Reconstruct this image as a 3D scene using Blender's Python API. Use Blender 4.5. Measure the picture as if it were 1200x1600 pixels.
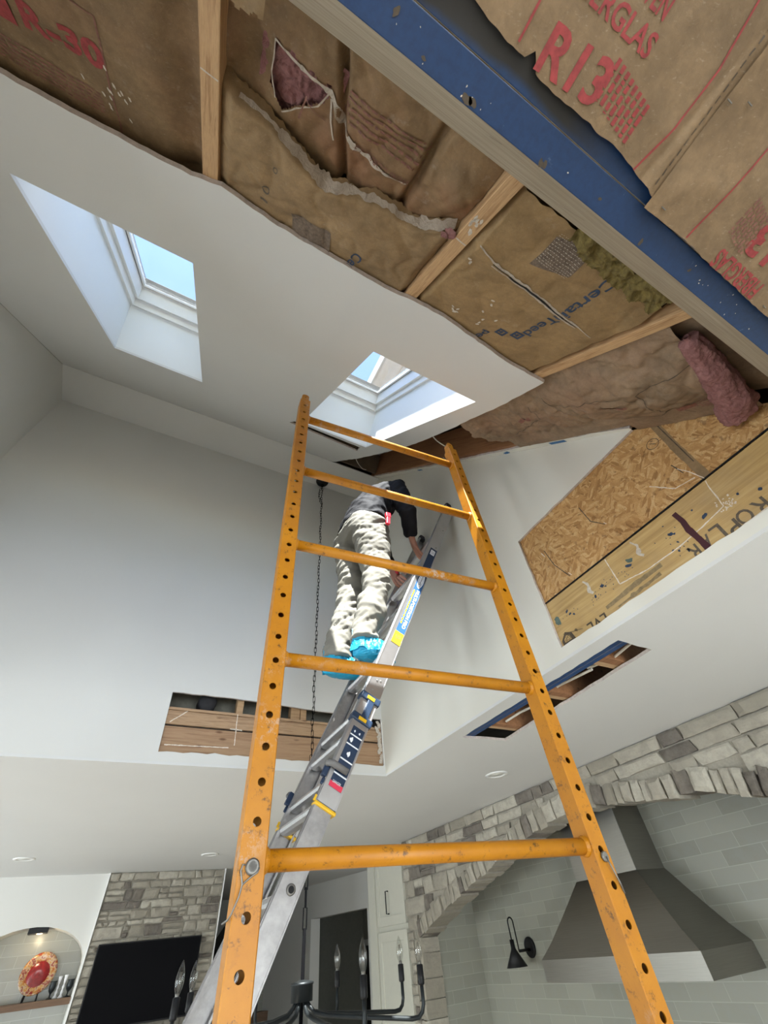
import bpy, bmesh, math, random
from mathutils import Vector, Matrix, noise
from mathutils.geometry import tessellate_polygon
D = bpy.data
for o in list(D.objects): D.objects.remove(o)
scn = bpy.context.scene
COL = scn.collection
R = math.radians
# ------------------------------------------------------------------ camera
cam = D.objects.new('camera', D.cameras.new('camera')); COL.objects.link(cam); scn.camera = cam
yaw, pitch, roll = R(33.10576), R(46.83964), R(-7.21599)
F = Vector((math.sin(yaw)*math.cos(pitch), math.cos(yaw)*math.cos(pitch), math.sin(pitch)))
Rt = Vector((math.cos(yaw), -math.sin(yaw), 0)); Up = Rt.cross(F)
R2 = math.cos(roll)*Rt + math.sin(roll)*Up; U2 = -math.sin(roll)*Rt + math.cos(roll)*Up
cam.matrix_world = Matrix(((R2.x, U2.x, -F.x, 0), (R2.y, U2.y, -F.y, 0), (R2.z, U2.z, -F.z, 2.0), (0, 0, 0, 1)))
cam.data.sensor_fit = 'VERTICAL'; cam.data.sensor_height = 36; cam.data.lens = 633.4/1600*36
cam.data.clip_start = 0.02; cam.data.clip_end = 200
# ------------------------------------------------------------------ sky, sun, fill lamps, exposure
W = D.worlds.new('sky'); scn.world = W; W.use_nodes = True
nt = W.node_tree; nt.nodes.clear()
sky = nt.nodes.new('ShaderNodeTexSky'); sky.sky_type = 'NISHITA'; sky.sun_disc = False
sky.sun_elevation = R(60); sky.sun_rotation = R(197); sky.air_density = 1.0; sky.dust_density = 0.6; sky.ozone_density = 1.0
bg = nt.nodes.new('ShaderNodeBackground'); bg.inputs['Strength'].default_value = 0.52
wo = nt.nodes.new('ShaderNodeOutputWorld')
nt.links.new(sky.outputs[0], bg.inputs['Color']); nt.links.new(bg.outputs[0], wo.inputs['Surface'])
sun = D.objects.new('sun', D.lights.new('sun', 'SUN')); COL.objects.link(sun)
sun.data.energy = 26; sun.data.angle = R(0.55); sun.data.color = (1.0, 0.95, 0.88)
sun.rotation_euler = Vector((0.163, 0.55, -1)).to_track_quat('-Z', 'Y').to_euler(); sun.location = (-1, -4, 12)
def fill_lamp(name, loc, size, direction, power, color=(0.93, 0.97, 1.0)):  # area lamps added outside the unseen windows to brighten the interior
    l = D.lights.new(name, 'AREA'); l.shape = 'RECTANGLE'; l.size = size[0]; l.size_y = size[1]; l.energy = power; l.color = color
    o = D.objects.new(name, l); COL.objects.link(o); o.location = loc
    o.rotation_euler = Vector(direction).to_track_quat('-Z', 'Z').to_euler(); return o
fill_lamp('fill_lamp_back', (-0.6, -4.55, 1.35), (4.4, 2.0), (0.05, 1, 0.12), 360)
fill_lamp('fill_lamp_far_left', (-4.55, 4.3, 1.35), (3.0, 2.0), (1, 0.05, 0.2), 200)
fill_lamp('fill_lamp_left', (-4.55, 0.6, 1.35), (3.8, 2.0), (1, 0.1, 0.1), 230)
vs = scn.view_settings; vs.view_transform = 'Standard'; vs.look = 'None'; vs.gamma = 1; vs.use_curve_mapping = False
vs.exposure = 0.35
scn.cycles.max_bounces = 8; scn.cycles.diffuse_bounces = 5; scn.cycles.transparent_max_bounces = 16
scn.cycles.caustics_reflective = False; scn.cycles.caustics_refractive = False
# ------------------------------------------------------------------ materials
class NT:
    def __init__(s, name):
        s.m = D.materials.new(name); s.m.use_nodes = True; s.t = s.m.node_tree
        s.b = s.t.nodes['Principled BSDF']
    def n(s, kind, **kw):
        x = s.t.nodes.new(kind)
        for k, v in kw.items():
            if k.startswith('i_'): x.inputs[k[2:].replace('_', ' ')].default_value = v
            else: setattr(x, k, v)
        return x
    def l(s, a, b): s.t.links.new(a, b)
    def coords(s, scale=(1, 1, 1), rot=(0, 0, 0)):
        tc = s.n('ShaderNodeTexCoord'); m0 = s.n('ShaderNodeMapping'); m0.inputs['Rotation'].default_value = rot; s.l(tc.outputs['Object'], m0.inputs['Vector'])
        mp = s.n('ShaderNodeMapping'); mp.inputs['Scale'].default_value = scale; s.l(m0.outputs[0], mp.inputs['Vector']); return mp.outputs[0]
    def noise(s, vec, scale, detail=4, rough=.6, dist=0):
        x = s.n('ShaderNodeTexNoise'); x.inputs['Scale'].default_value = scale; x.inputs['Detail'].default_value = detail
        x.inputs['Roughness'].default_value = rough; x.inputs['Distortion'].default_value = dist
        s.l(vec, x.inputs['Vector']); return x.outputs['Fac']
    def ramp(s, fac, stops, interp='LINEAR'):
        x = s.n('ShaderNodeValToRGB'); r = x.color_ramp; r.interpolation = interp
        while len(r.elements) < len(stops): r.elements.new(0.5)
        for e, (p, c) in zip(r.elements, stops): e.position = p; e.color = (*c, 1) if len(c) == 3 else c
        s.l(fac, x.inputs[0]); return x.outputs[0]
    def mix(s, fac, a, b, mode='MIX'):
        x = s.n('ShaderNodeMix', data_type='RGBA', blend_type=mode)
        for sock, v in ((x.inputs[0], fac), (x.inputs[6], a), (x.inputs[7], b)):
            if isinstance(v, (int, float)): sock.default_value = v
            elif isinstance(v, tuple): sock.default_value = (*v, 1) if len(v) == 3 else v
            else: s.l(v, sock)
        return x.outputs[2]
    def bump(s, h, strength, dist=.01):
        x = s.n('ShaderNodeBump'); x.inputs['Strength'].default_value = strength; x.inputs['Distance'].default_value = dist
        s.l(h, x.inputs['Height']); s.l(x.outputs[0], s.b.inputs['Normal'])
    def set(s, color=None, rough=None, metal=None, **kw):
        for k, v in (('Base Color', color), ('Roughness', rough), ('Metallic', metal)):
            if v is None: continue
            if isinstance(v, tuple): s.b.inputs[k].default_value = (*v, 1) if len(v) == 3 else v
            elif isinstance(v, (int, float)): s.b.inputs[k].default_value = v
            else: s.l(v, s.b.inputs[k])
        return s
def plain(name, c, rough=.6, metal=0, var=.06, scale=30, bump=0):
    k = NT(name); v = k.coords(); f = k.noise(v, scale)
    a = tuple(max(0, x*(1-var)) for x in c); b = tuple(min(1, x*(1+var)) for x in c)
    k.set(k.ramp(f, [(.3, a), (.7, b)]), rough, metal)
    if bump: k.bump(f, bump, .004)
    return k.m
def drywall(name, c):
    k = NT(name); v = k.coords(); f = k.noise(v, 1.3, 3); g = k.noise(v, 160, 3)
    k.set(k.ramp(f, [(.3, tuple(x*.965 for x in c)), (.7, c)]), .75); k.bump(g, .12, .003); return k.m
def wood(name, c1, c2, axis='X', scale=1.0, rough=.65, knots=True, dark=(.12, .05, .02), rot=(0, 0, 0)):
    k = NT(name); st = {'X': (.7, 14, 14), 'Y': (14, .7, 14), 'Z': (14, 14, .7)}[axis]
    v = k.coords(tuple(q*scale for q in st), rot); n1 = k.noise(v, 3.0, 6, .65, .6); n2 = k.noise(v, 14, 4, .7)
    col = k.ramp(n1, [(.25, c1), (.5, c2), (.62, c1), (.8, c2)]); col = k.mix(k.ramp(n2, [(.35, (.25, .25, .25)), (.6, (0, 0, 0))]), col, tuple(x*.6 for x in c1))
    if knots:
        vv = k.coords(tuple({'X': (3, 9, 9), 'Y': (9, 3, 9), 'Z': (9, 9, 3)}[axis]), rot)
        vo = k.n('ShaderNodeTexVoronoi'); vo.inputs['Scale'].default_value = 1.6; k.l(vv, vo.inputs['Vector'])
        col = k.mix(k.ramp(vo.outputs['Distance'], [(.05, (.85, .85, .85)), (.13, (0, 0, 0))]), col, dark)
    k.set(col, rough); k.bump(n1, .15, .003); return k.m
M = {}
M['wall'] = drywall('wall_paint', (.66, .655, .625)); M['ceil'] = drywall('ceiling_paint', (.66, .66, .645))
M['cream'] = drywall('cream_wall_paint', (.70, .68, .61)); M['shaft'] = drywall('shaft_paint', (.76, .78, .78))
M['core'] = plain('gypsum_core', (.52, .46, .42), .9, var=.2, scale=60)
M['white'] = plain('white_trim_paint', (.78, .78, .76), .4, var=.02)
M['cab'] = plain('cabinet_paint', (.52, .51, .44), .45, var=.02)
M['floor'] = wood('floor_oak', (.52, .44, .35), (.62, .54, .44), 'Y', .5, knots=False)
M['pine'] = wood('pine_lumber', (.36, .20, .09), (.58, .37, .19), 'Y', 3.2, rot=(R(-45), 0, 0))
M['darkrafter'] = wood('old_rafter_wood', (.20, .085, .035), (.30, .14, .06), 'Y', .9, dark=(.05, .02, .01), rot=(R(-45), 0, 0))
M['pinex'] = wood('pine_lumber_crosswise', (.40, .24, .12), (.56, .37, .21), 'X', 1.0)
M['darkpine'] = wood('old_rafter_wood', (.22, .095, .04), (.32, .15, .065), 'Y', .8, dark=(.05, .02, .01))
M['shelfwood'] = wood('shelf_wood', (.10, .055, .03), (.16, .09, .05), 'X', 1.0, knots=False)
M['mantel'] = wood('mantel_wood', (.16, .05, .03), (.22, .075, .04), 'X', 1.0, knots=False)
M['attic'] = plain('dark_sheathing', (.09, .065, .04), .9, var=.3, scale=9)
def lvl_face():
    k = NT('laminated_timber_face'); v = k.coords((1, 1.2, 22)); v2 = k.coords((1, 1, 1))
    g = k.noise(v, 3, 5, .6, .5); p = k.noise(v2, 7, 3)
    col = k.ramp(g, [(.2, (.33, .20, .075)), (.5, (.50, .33, .13)), (.75, (.60, .42, .19))])
    col = k.mix(k.ramp(p, [(.45, (0, 0, 0)), (.75, (.4, .4, .4))]), col, (.30, .21, .13))
    sp = k.noise(v2, 90, 2); col = k.mix(k.ramp(sp, [(.76, (0, 0, 0)), (.80, (.5, .5, .5))]), col, (.12, .09, .05))
    k.set(col, .6); return k.m
M['lvl'] = lvl_face()
def weathered():
    k = NT('weathered_timber_face'); v = k.coords((1.2, 9, 16)); g = k.noise(v, 4, 6, .7, .4); p = k.noise(k.coords(), 5, 3)
    col = k.ramp(g, [(.25, (.27, .215, .145)), (.5, (.39, .325, .235)), (.75, (.50, .44, .34))])
    k.set(k.mix(k.ramp(p, [(.4, (0, 0, 0)), (.7, (.4, .4, .4))]), col, (.30, .24, .16)), .75); k.bump(g, .3, .003); return k.m
M['beamside'] = weathered()
def blue_beam():
    k = NT('blue_timber_sealer'); v = k.coords(); p = k.noise(v, 3.2, 4, .5, .3); q = k.noise(v, 110, 3)
    col = k.ramp(q, [(.3, (.006, .027, .085)), (.6, (.008, .036, .11))])
    sp = k.noise(v, 45, 4); col = k.mix(k.ramp(sp, [(.68, (0, 0, 0)), (.74, (.5, .5, .5))]), col, (.12, .17, .25))
    # soot-dark stain around the seam at the left end
    sx = k.n('ShaderNodeSeparateXYZ'); tc = k.n('ShaderNodeTexCoord'); k.l(tc.outputs['Object'], sx.inputs[0])
    rx = k.ramp(sx.outputs['X'], [(.0, (1, 1, 1)), (.27, (1, 1, 1)), (.36, (0, 0, 0))]); 
    my = k.n('ShaderNodeMath', operation='MULTIPLY_ADD'); k.l(sx.outputs['Y'], my.inputs[0]); my.inputs[1].default_value = -12; my.inputs[2].default_value = .42
    ad = k.n('ShaderNodeMath', operation='ADD'); k.l(my.outputs[0], ad.inputs[0]); k.l(p, ad.inputs[1])
    ry = k.ramp(ad.outputs[0], [(.86, (0, 0, 0)), (.98, (1, 1, 1))])
    f = k.mix(1.0, rx, ry, 'MULTIPLY'); k.set(k.mix(f, col, (.020, .019, .018)), .5); k.bump(q, .1, .002); return k.m
M['blue'] = blue_beam(); M['blue2'] = plain('blue_timber_sealer_clean', (.012, .055, .17), .5, var=.15, scale=60)
def osb():
    k = NT('strand_board'); base = k.coords((1, 1, 1)); 
    cols = []
    for i, rot in enumerate((.35, 1.25, 2.3)):
        v = k.coords((26, 100, 26), (rot, .0, .0)); vd = k.n('ShaderNodeTexVoronoi'); vd.inputs['Scale'].default_value = 1.0; k.l(v, vd.inputs['Vector'])
        g = k.noise(k.coords((30, 260, 260), (rot, 0, 0)), 1, 3)
        hs = k.ramp(vd.outputs['Color'], [(.0, (.26, .125, .038)), (.3, (.44, .235, .078)), (.6, (.58, .345, .135)), (1, (.70, .48, .24))])
        cols.append((k.mix(k.ramp(g, [(.4, (.35, .35, .35)), (.65, (0, 0, 0))]), hs, (.28, .13, .04)), vd))
    w = k.n('ShaderNodeTexVoronoi'); w.inputs['Scale'].default_value = 34; k.l(base, w.inputs['Vector'])
    w2 = k.n('ShaderNodeTexVoronoi'); w2.inputs['Scale'].default_value = 19; k.l(base, w2.inputs['Vector'])
    a = k.mix(k.ramp(w.outputs['Color'], [(.45, (0, 0, 0)), (.46, (1, 1, 1))], 'CONSTANT'), cols[0][0], cols[1][0])
    a = k.mix(k.ramp(w2.outputs['Color'], [(.6, (0, 0, 0)), (.61, (1, 1, 1))], 'CONSTANT'), a, cols[2][0])
    d = k.noise(base, 38, 2); a = k.mix(k.ramp(d, [(.62, (0, 0, 0)), (.72, (.6, .6, .6))]), a, (.15, .065, .02))
    k.set(a, .7); k.bump(cols[0][1].outputs['Distance'], .25, .003); return k.m
M['osb'] = osb()
def kraft(name, c, red=0.0, dust=.3):
    k = NT(name); v = k.coords(); a = k.noise(v, 9, 5, .65); b = k.noise(v, 55, 6, .75); f = k.noise(k.coords((60, 260, 260), (.4, .3, .5)), 1, 3)
    hi = tuple(min(1, x*1.28) for x in c); lo = tuple(x*.66 for x in c)
    col = k.ramp(a, [(.28, lo), (.5, c), (.75, hi)]); col = k.mix(k.ramp(b, [(.35, (.38, .38, .38)), (.6, (0, 0, 0))]), col, tuple(x*.55 for x in c))
    col = k.mix(k.ramp(f, [(.62, (0, 0, 0)), (.75, (.25, .25, .25))]), col, (.5, .42, .32))
    if red: col = k.mix(k.ramp(k.noise(v, 4, 3), [(.45, (0, 0, 0)), (.65, (red, red, red))]), col, (.26, .085, .05))
    if dust: col = k.mix(k.ramp(k.noise(v, 13, 5, .7), [(.62, (0, 0, 0)), (.80, (dust, dust, dust))]), col, (.6, .54, .46))
    k.set(col, .68); k.b.inputs['Specular IOR Level'].default_value = .3; k.bump(b, .35, .004); return k.m
M['kraftA'] = kraft('kraft_paper_dark', (.215, .140, .072), .12); M['kraftB'] = kraft('kraft_paper_tan', (.28, .185, .095), 0)
M['kraftBr'] = kraft('kraft_paper_reddish', (.235, .148, .074), .35, .35); M['kraftC'] = kraft('kraft_paper_gold', (.30, .195, .092), .0)
M['kraftD'] = kraft('kraft_paper_grey_brown', (.265, .185, .118), .15, .15); M['kraftE'] = kraft('kraft_paper_pale', (.225, .150, .082), 0, .12)
def fluff(name, c, d):
    k = NT(name); v = k.coords(); a = k.noise(v, 40, 6, .75, 1.5); k.set(k.ramp(a, [(.3, d), (.65, c)]), .95); k.bump(a, .8, .01); return k.m
M['pink'] = fluff('pink_fibreglass_wool', (.37, .18, .17), (.22, .085, .08)); M['yellow_wool'] = fluff('yellow_fibreglass_wool', (.27, .205, .06), (.10, .07, .025))
M['fray'] = fluff('frayed_paper_edge', (.60, .52, .43), (.42, .34, .26))
M['redink'] = plain('red_ink', (.27, .035, .035), .7, var=.3, scale=90); M['redfaint'] = plain('faint_red_ink', (.20, .085, .06), .7, var=.35, scale=90)
M['blueink'] = plain('blue_ink', (.028, .05, .095), .7, var=.3, scale=90); M['greyink'] = plain('grey_ink', (.11, .085, .06), .7, var=.3, scale=90)
M['blackink'] = plain('black_ink', (.075, .055, .035), .7, var=.3, scale=80); M['chalk'] = plain('chalk_line', (.70, .62, .52), .9, var=.2, scale=120)
M['dust'] = plain('plaster_dust', (.55, .49, .41), .95, var=.2, scale=90)
def yellow():
    k = NT('scaffold_yellow_paint'); v = k.coords(); a = k.noise(v, 8, 5, .7); b = k.noise(v, 42, 6, .8); c = k.noise(v, 14, 6, .75)
    col = k.ramp(a, [(.3, (.40, .145, .001)), (.7, (.50, .20, .002))])
    gp = k.noise(v, 3.1, 3); e_ = k.noise(k.coords((1, 1, 1)), 30, 6, .85)
    wear = k.mix(1.0, k.ramp(e_, [(.52, (0, 0, 0)), (.58, (.9, .9, .9))]), k.ramp(gp, [(.55, (0, 0, 0)), (.68, (1, 1, 1))]), 'MULTIPLY')
    col = k.mix(k.ramp(b, [(.57, (0, 0, 0)), (.66, (.9, .9, .9))]), col, (.09, .04, .012))
    col = k.mix(wear, col, (.46, .37, .31)); col = k.mix(k.ramp(c, [(.60, (0, 0, 0)), (.70, (.6, .6, .6))]), col, (.30, .11, .01))
    k.set(col, .5); k.bump(b, .15, .002); return k.m
M['yellow'] = yellow()
def metal(name, c, rough=.35, streak=(1, 1, 1), sc=60, var=.25):
    k = NT(name); f = k.noise(k.coords(streak), sc, 4); k.set(k.ramp(f, [(.25, tuple(x*(1-var) for x in c)), (.75, c)]), rough, 1.0); k.bump(f, .05, .001); return k.m
M['alu'] = metal('aluminium', (.62, .62, .63), .38, (1, 30, 1), 8); M['alu_dull'] = metal('worn_aluminium', (.40, .39, .39), .5, (3, 3, 3), 14, .3)
M['steel'] = metal('brushed_steel', (.34, .325, .295), .33, (1, 1, 40), 6, .12); M['galv'] = metal('zinc_steel', (.30, .29, .27), .6)
M['black'] = plain('black_metal', (.012, .012, .013), .45); M['black'].node_tree.nodes['Principled BSDF'].inputs['Specular IOR Level'].default_value = .2; M['rubber'] = plain('black_rubber', (.03, .03, .035), .8)
M['soot'] = plain('matt_black_iron', (.0025, .0025, .003), .95); M['soot'].node_tree.nodes['Principled BSDF'].inputs['Specular IOR Level'].default_value = .05; M['iron'] = plain('dark_iron', (.022, .026, .028), .42, .6); M['screen'] = plain('screen_glass', (.003, .003, .004), .7, var=0); M['screen'].node_tree.nodes['Principled BSDF'].inputs['Specular IOR Level'].default_value = .08
M['navy'] = plain('navy_label', (.006, .022, .060), .5); M['labelblue'] = plain('blue_label', (.012, .085, .25), .5); M['labelyellow'] = plain('yellow_label', (.85, .50, .01), .45)
M['labelwhite'] = plain('white_label', (.75, .77, .8), .45, var=.02); M['labelred'] = plain('red_label', (.62, .03, .07), .45)
M['nylon'] = plain('navy_nylon', (.006, .022, .055), .5); M['yellowplastic'] = plain('yellow_plastic', (.72, .42, .01), .4); M['greyplastic'] = plain('grey_plastic', (.14, .135, .13), .6)
M['tape'] = plain('blue_masking_tape', (.03, .13, .30), .6); M['cable'] = plain('white_cable_jacket', (.62, .58, .5), .5); M['strap'] = plain('dark_red_strap', (.055, .012, .018), .8)
M['skin'] = plain('skin', (.50, .25, .18), .5); M['hair'] = plain('short_brown_hair', (.03, .02, .015), .9)
def cloth(name, c, sc=40, b=.4):
    k = NT(name); v = k.coords(); f = k.noise(v, 600, 2); g = k.noise(k.coords((1, 1, 2.4)), sc, 4, .5, .8)
    k.set(k.ramp(g, [(.3, tuple(x*.8 for x in c)), (.7, c)]), .85); k.bump(g, b, .012); return k.m
M['pants'] = plain('khaki_cotton', (.185, .177, .15), .9, var=.05, scale=300); M['jacket'] = plain('black_fleece', (.006, .006, .009), .8, var=.1, scale=200); M['jacket'].node_tree.nodes['Principled BSDF'].inputs['Specular IOR Level'].default_value = .3; M['shoe'] = plain('shoe_leather', (.03, .025, .02), .6)
M['cover'] = cloth('blue_plastic_film', (.02, .38, .62), 30, .8); M['cover'].node_tree.nodes['Principled BSDF'].inputs['Roughness'].default_value = .3
M['redplastic'] = plain('red_plastic', (.6, .02, .04), .4)
def glass(name, tint=(.95, .98, 1), refl=1.0):
    k = NT(name); t = k.t; t.nodes.remove(k.b); tr = k.n('ShaderNodeBsdfTransparent'); tr.inputs[0].default_value = (*tint, 1)
    gl = k.n('ShaderNodeBsdfGlossy'); gl.inputs['Roughness'].default_value = .02; fr = k.n('ShaderNodeLayerWeight'); pw_ = k.n('ShaderNodeMath', operation='POWER'); pw_.inputs[1].default_value = 4.0; k.l(fr.outputs['Facing'], pw_.inputs[0])
    mu = k.n('ShaderNodeMath', operation='MULTIPLY_ADD', use_clamp=True); mu.inputs[1].default_value = .8; mu.inputs[2].default_value = .03*refl; k.l(pw_.outputs[0], mu.inputs[0])
    mx = k.n('ShaderNodeMixShader'); k.l(mu.outputs[0], mx.inputs[0]); k.l(tr.outputs[0], mx.inputs[1]); k.l(gl.outputs[0], mx.inputs[2])
    k.l(mx.outputs[0], t.nodes['Material Output'].inputs['Surface']); return k.m
M['glass'] = glass('window_glass'); M['bulb'] = glass('bulb_glass', (.9, .9, .88), 2.2)
def emit(name, c, st):
    k = NT(name); k.set(c, .5); k.b.inputs['Emission Color'].default_value = (*c, 1); k.b.inputs['Emission Strength'].default_value = st; return k.m
M['lens'] = plain('lamp_diffuser', (.72, .72, .68), .4, var=.02); M['led'] = emit('led_glow', (1, .78, .45), 2.5)
def tile(axis):
    k = NT('grey_subway_tile_'+axis); tc = k.n('ShaderNodeTexCoord'); sx = k.n('ShaderNodeSeparateXYZ'); cb = k.n('ShaderNodeCombineXYZ')
    k.l(tc.outputs['Object'], sx.inputs[0]); k.l(sx.outputs[axis], cb.inputs['X']); k.l(sx.outputs['Z'], cb.inputs['Y'])
    br = k.n('ShaderNodeTexBrick'); k.l(cb.outputs[0], br.inputs['Vector']); br.offset = .5
    for kk, vv in (('Scale', 1), ('Mortar Size', .0022), ('Brick Width', .255), ('Row Height', .077), ('Bias', 0), ('Mortar Smooth', .2)): br.inputs[kk].default_value = vv
    br.inputs['Color1'].default_value = (.235, .232, .192, 1); br.inputs['Color2'].default_value = (.30, .295, .245, 1); br.inputs['Mortar'].default_value = (.36, .355, .30, 1)
    f = k.noise(k.coords(), 14, 5, .7); col = k.mix(k.ramp(f, [(.4, (.3, .3, .3)), (.65, (0, 0, 0))]), br.outputs['Color'], (.27, .28, .26))
    k.set(col, .3); k.bump(br.outputs['Fac'], -.3, .004); return k.m
M['tileY'] = tile('Y'); M['tileX'] = tile('X')
def stone():
    k = NT('cut_limestone'); g = k.n('ShaderNodeNewGeometry'); v = k.coords(); a = k.noise(v, 22, 6, .7); b = k.noise(v, 5, 3)
    base = k.ramp(g.outputs['Random Per Island'], [(0, (.10, .086, .070)), (.13, (.14, .12, .10)), (.19, (.27, .245, .195)), (.6, (.36, .33, .27)), (1, (.45, .42, .35))])
    col = k.mix(k.ramp(a, [(.35, (.45, .45, .45)), (.6, (0, 0, 0))]), base, (.22, .20, .175)); col = k.mix(k.ramp(b, [(.5, (0, 0, 0)), (.8, (.35, .35, .35))]), col, (.38, .33, .27))
    k.set(col, .85); k.bump(a, .7, .012); return k.m
M['stone'] = stone(); M['mortar'] = plain('lime_mortar', (.31, .285, .235), .95, var=.12, scale=60, bump=.4)
M['siding'] = plain('white_siding', (.82, .81, .79), .7, var=.08, scale=8); M['roofing'] = plain('roof_shingle', (.16, .15, .14), .9, var=.3, scale=20)
M['smear'] = plain('smeared_ink', (.25, .18, .09), .7, var=.3, scale=60); M['meshpatch'] = plain('smudged_stamp', (.155, .115, .085), .9, var=.35, scale=130)
def plate_mat():
    k = NT('painted_plate_glaze'); v = k.coords(); f = k.noise(v, 26, 3); k.set(k.ramp(f, [(.35, (.22, .02, .015)), (.46, (.40, .20, .05)), (.52, (.42, .33, .22)), (.6, (.20, .012, .012)), (.72, (.35, .28, .18))]), .25); return k.m
M['plate'] = plate_mat()
# ------------------------------------------------------------------ mesh tools
random.seed(7)
def nz(x, y, z=0, s=1.0): return noise.noise(Vector((x*s, y*s, z*s+3.7)))
class MB:
    def __init__(s): s.v = []; s.f = []; s.mi = []; s.sm = []; s.cur = 0
    def face(s, idx, smooth=False): s.f.append(tuple(idx)); s.mi.append(s.cur); s.sm.append(smooth)
    def add(s, vs, fs, smooth=False):
        o = len(s.v); s.v += [Vector(v) for v in vs]
        for f in fs: s.face([i+o for i in f], smooth)
        return s
    def obox(s, c, ax, ay, az):   # centre and three half vectors
        c, ax, ay, az = map(Vector, (c, ax, ay, az)); vs = [c+i*ax+j*ay+k*az for k in (-1, 1) for j in (-1, 1) for i in (-1, 1)]
        fl = [(0, 2, 3, 1), (4, 5, 7, 6), (0, 1, 5, 4), (2, 6, 7, 3), (0, 4, 6, 2), (1, 3, 7, 5)]
        if ax.cross(ay).dot(az) < 0: fl = [f[::-1] for f in fl]
        return s.add(vs, fl)
    def box(s, x0, x1, y0, y1, z0, z1):
        return s.obox(((x0+x1)/2, (y0+y1)/2, (z0+z1)/2), (abs(x1-x0)/2, 0, 0), (0, abs(y1-y0)/2, 0), (0, 0, abs(z1-z0)/2))
    def tube(s, pts, r, n=12, cap=True, closed=False, smooth=True):
        pts = [Vector(p) for p in pts]; m = len(pts); rs = r if isinstance(r, (list, tuple)) else [r]*m
        rings = []; prev = None
        for i, p in enumerate(pts):
            a = pts[(i-1) % m] if (i > 0 or closed) else p; b = pts[(i+1) % m] if (i < m-1 or closed) else p
            d = (b-a).normalized()
            if prev is None: u = d.orthogonal().normalized()
            else: u = (prev-d*prev.dot(d)).normalized()
            prev = u; w = d.cross(u); rings.append([p+(math.cos(t)*u+math.sin(t)*w)*rs[i] for t in [2*math.pi*j/n for j in range(n)]])
        o = len(s.v)
        for rg in rings: s.v += rg
        for i in range(m if closed else m-1):
            for j in range(n):
                k = (j+1) % n; a = o+i*n; b = o+((i+1) % m)*n; s.face((a+j, a+k, b+k, b+j), smooth)
        if cap and not closed: s.face([o+j for j in range(n)][::-1]); s.face([o+(m-1)*n+j for j in range(n)])
        return s
    def lathe(s, prof, c, n=24, axis=None, smooth=True):   # prof: (radius, height) along axis
        q = (Vector(axis).to_track_quat('Z', 'Y') if axis else None); o = len(s.v); c = Vector(c)
        for r, h in prof:
            for j in range(n):
                t = 2*math.pi*j/n; p = Vector((r*math.cos(t), r*math.sin(t), h)); s.v.append(c+(q @ p if q else p))
        for i in range(len(prof)-1):
            for j in range(n): k = (j+1) % n; s.face((o+i*n+j, o+i*n+k, o+(i+1)*n+k, o+(i+1)*n+j), smooth)
        s.face([o+j for j in range(n)][::-1]); s.face([o+(len(prof)-1)*n+j for j in range(n)]); return s
    def grid(s, nu, nv, fn, smooth=True, flip=False):
        o = len(s.v)
        for j in range(nv+1):
            for i in range(nu+1): s.v.append(Vector(fn(i/nu, j/nv)))
        for j in range(nv):
            for i in range(nu):
                a = o+j*(nu+1)+i; q = (a, a+1, a+nu+2, a+nu+1); s.face(q[::-1] if flip else q, smooth)
        return s
    def plate(s, outer, holes, mp, t0, t1):   # polygon slab; mp(u, v, w) -> world, slab between w=t0 and w=t1
        polys = [[Vector((u, v, 0)) for u, v in outer]]+[[Vector((u, v, 0)) for u, v in h] for h in holes]
        tris = tessellate_polygon(polys); flat = [p for pl in polys for p in pl]; o = len(s.v); n = len(flat)
        s.v += [Vector(mp(p.x, p.y, t0)) for p in flat]+[Vector(mp(p.x, p.y, t1)) for p in flat]
        for t in tris: s.face([o+i for i in t]); s.face([o+n+i for i in t][::-1])
        keep = s.cur; b = 0; pi = 0
        for pl in polys:
            m = len(pl)
            for i in range(m): a, c = b+i, b+(i+1) % m; s.cur = (s.edge_mats[min(pi, len(s.edge_mats)-1)] if s.edge_mats else 1) if len(s.mats_hint) > 1 else keep; s.face((o+a, o+c, o+n+c, o+n+a))
            b += m; pi += 1
        s.cur = keep; return s
    mats_hint = (); edge_mats = None
    def build(s, name, mats, parent=None, bevel=0, recalc=False, **props):
        mats = mats if isinstance(mats, (list, tuple)) else [mats]
        me = D.meshes.new(name); off = parent_world(parent)
        me.from_pydata([tuple(v-off) for v in s.v], [], s.f)
        for m in mats: me.materials.append(m)
        me.polygons.foreach_set('material_index', [min(i, len(mats)-1) for i in s.mi]); me.polygons.foreach_set('use_smooth', s.sm)
        if recalc:
            bm = bmesh.new(); bm.from_mesh(me); bmesh.ops.recalc_face_normals(bm, faces=bm.faces); bm.to_mesh(me); bm.free()
        me.update(); o = D.objects.new(name, me); COL.objects.link(o)
        if parent: o.parent = parent
        if bevel:
            b = o.modifiers.new('bevel', 'BEVEL'); b.width = bevel; b.segments = 2; b.limit_method = 'ANGLE'; b.angle_limit = R(40)
        for k, v in props.items(): o[k] = v
        return o
def parent_world(p):
    v = Vector((0, 0, 0))
    while p: v += p.location; p = p.parent
    return v
def thing(name, label, cat, loc, group=None, **kw):
    o = D.objects.new(name, None); COL.objects.link(o); o.location = loc; o.empty_display_size = .1
    if label: o['label'] = label
    if cat: o['category'] = cat
    if group: o['group'] = group
    for k, v in kw.items(): o[k] = v
    return o
def tag(o, label, cat, group=None):
    o['label'] = label; o['category'] = cat
    if group: o['group'] = group
    return o
def struct(o): o['kind'] = 'structure'; return o
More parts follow.
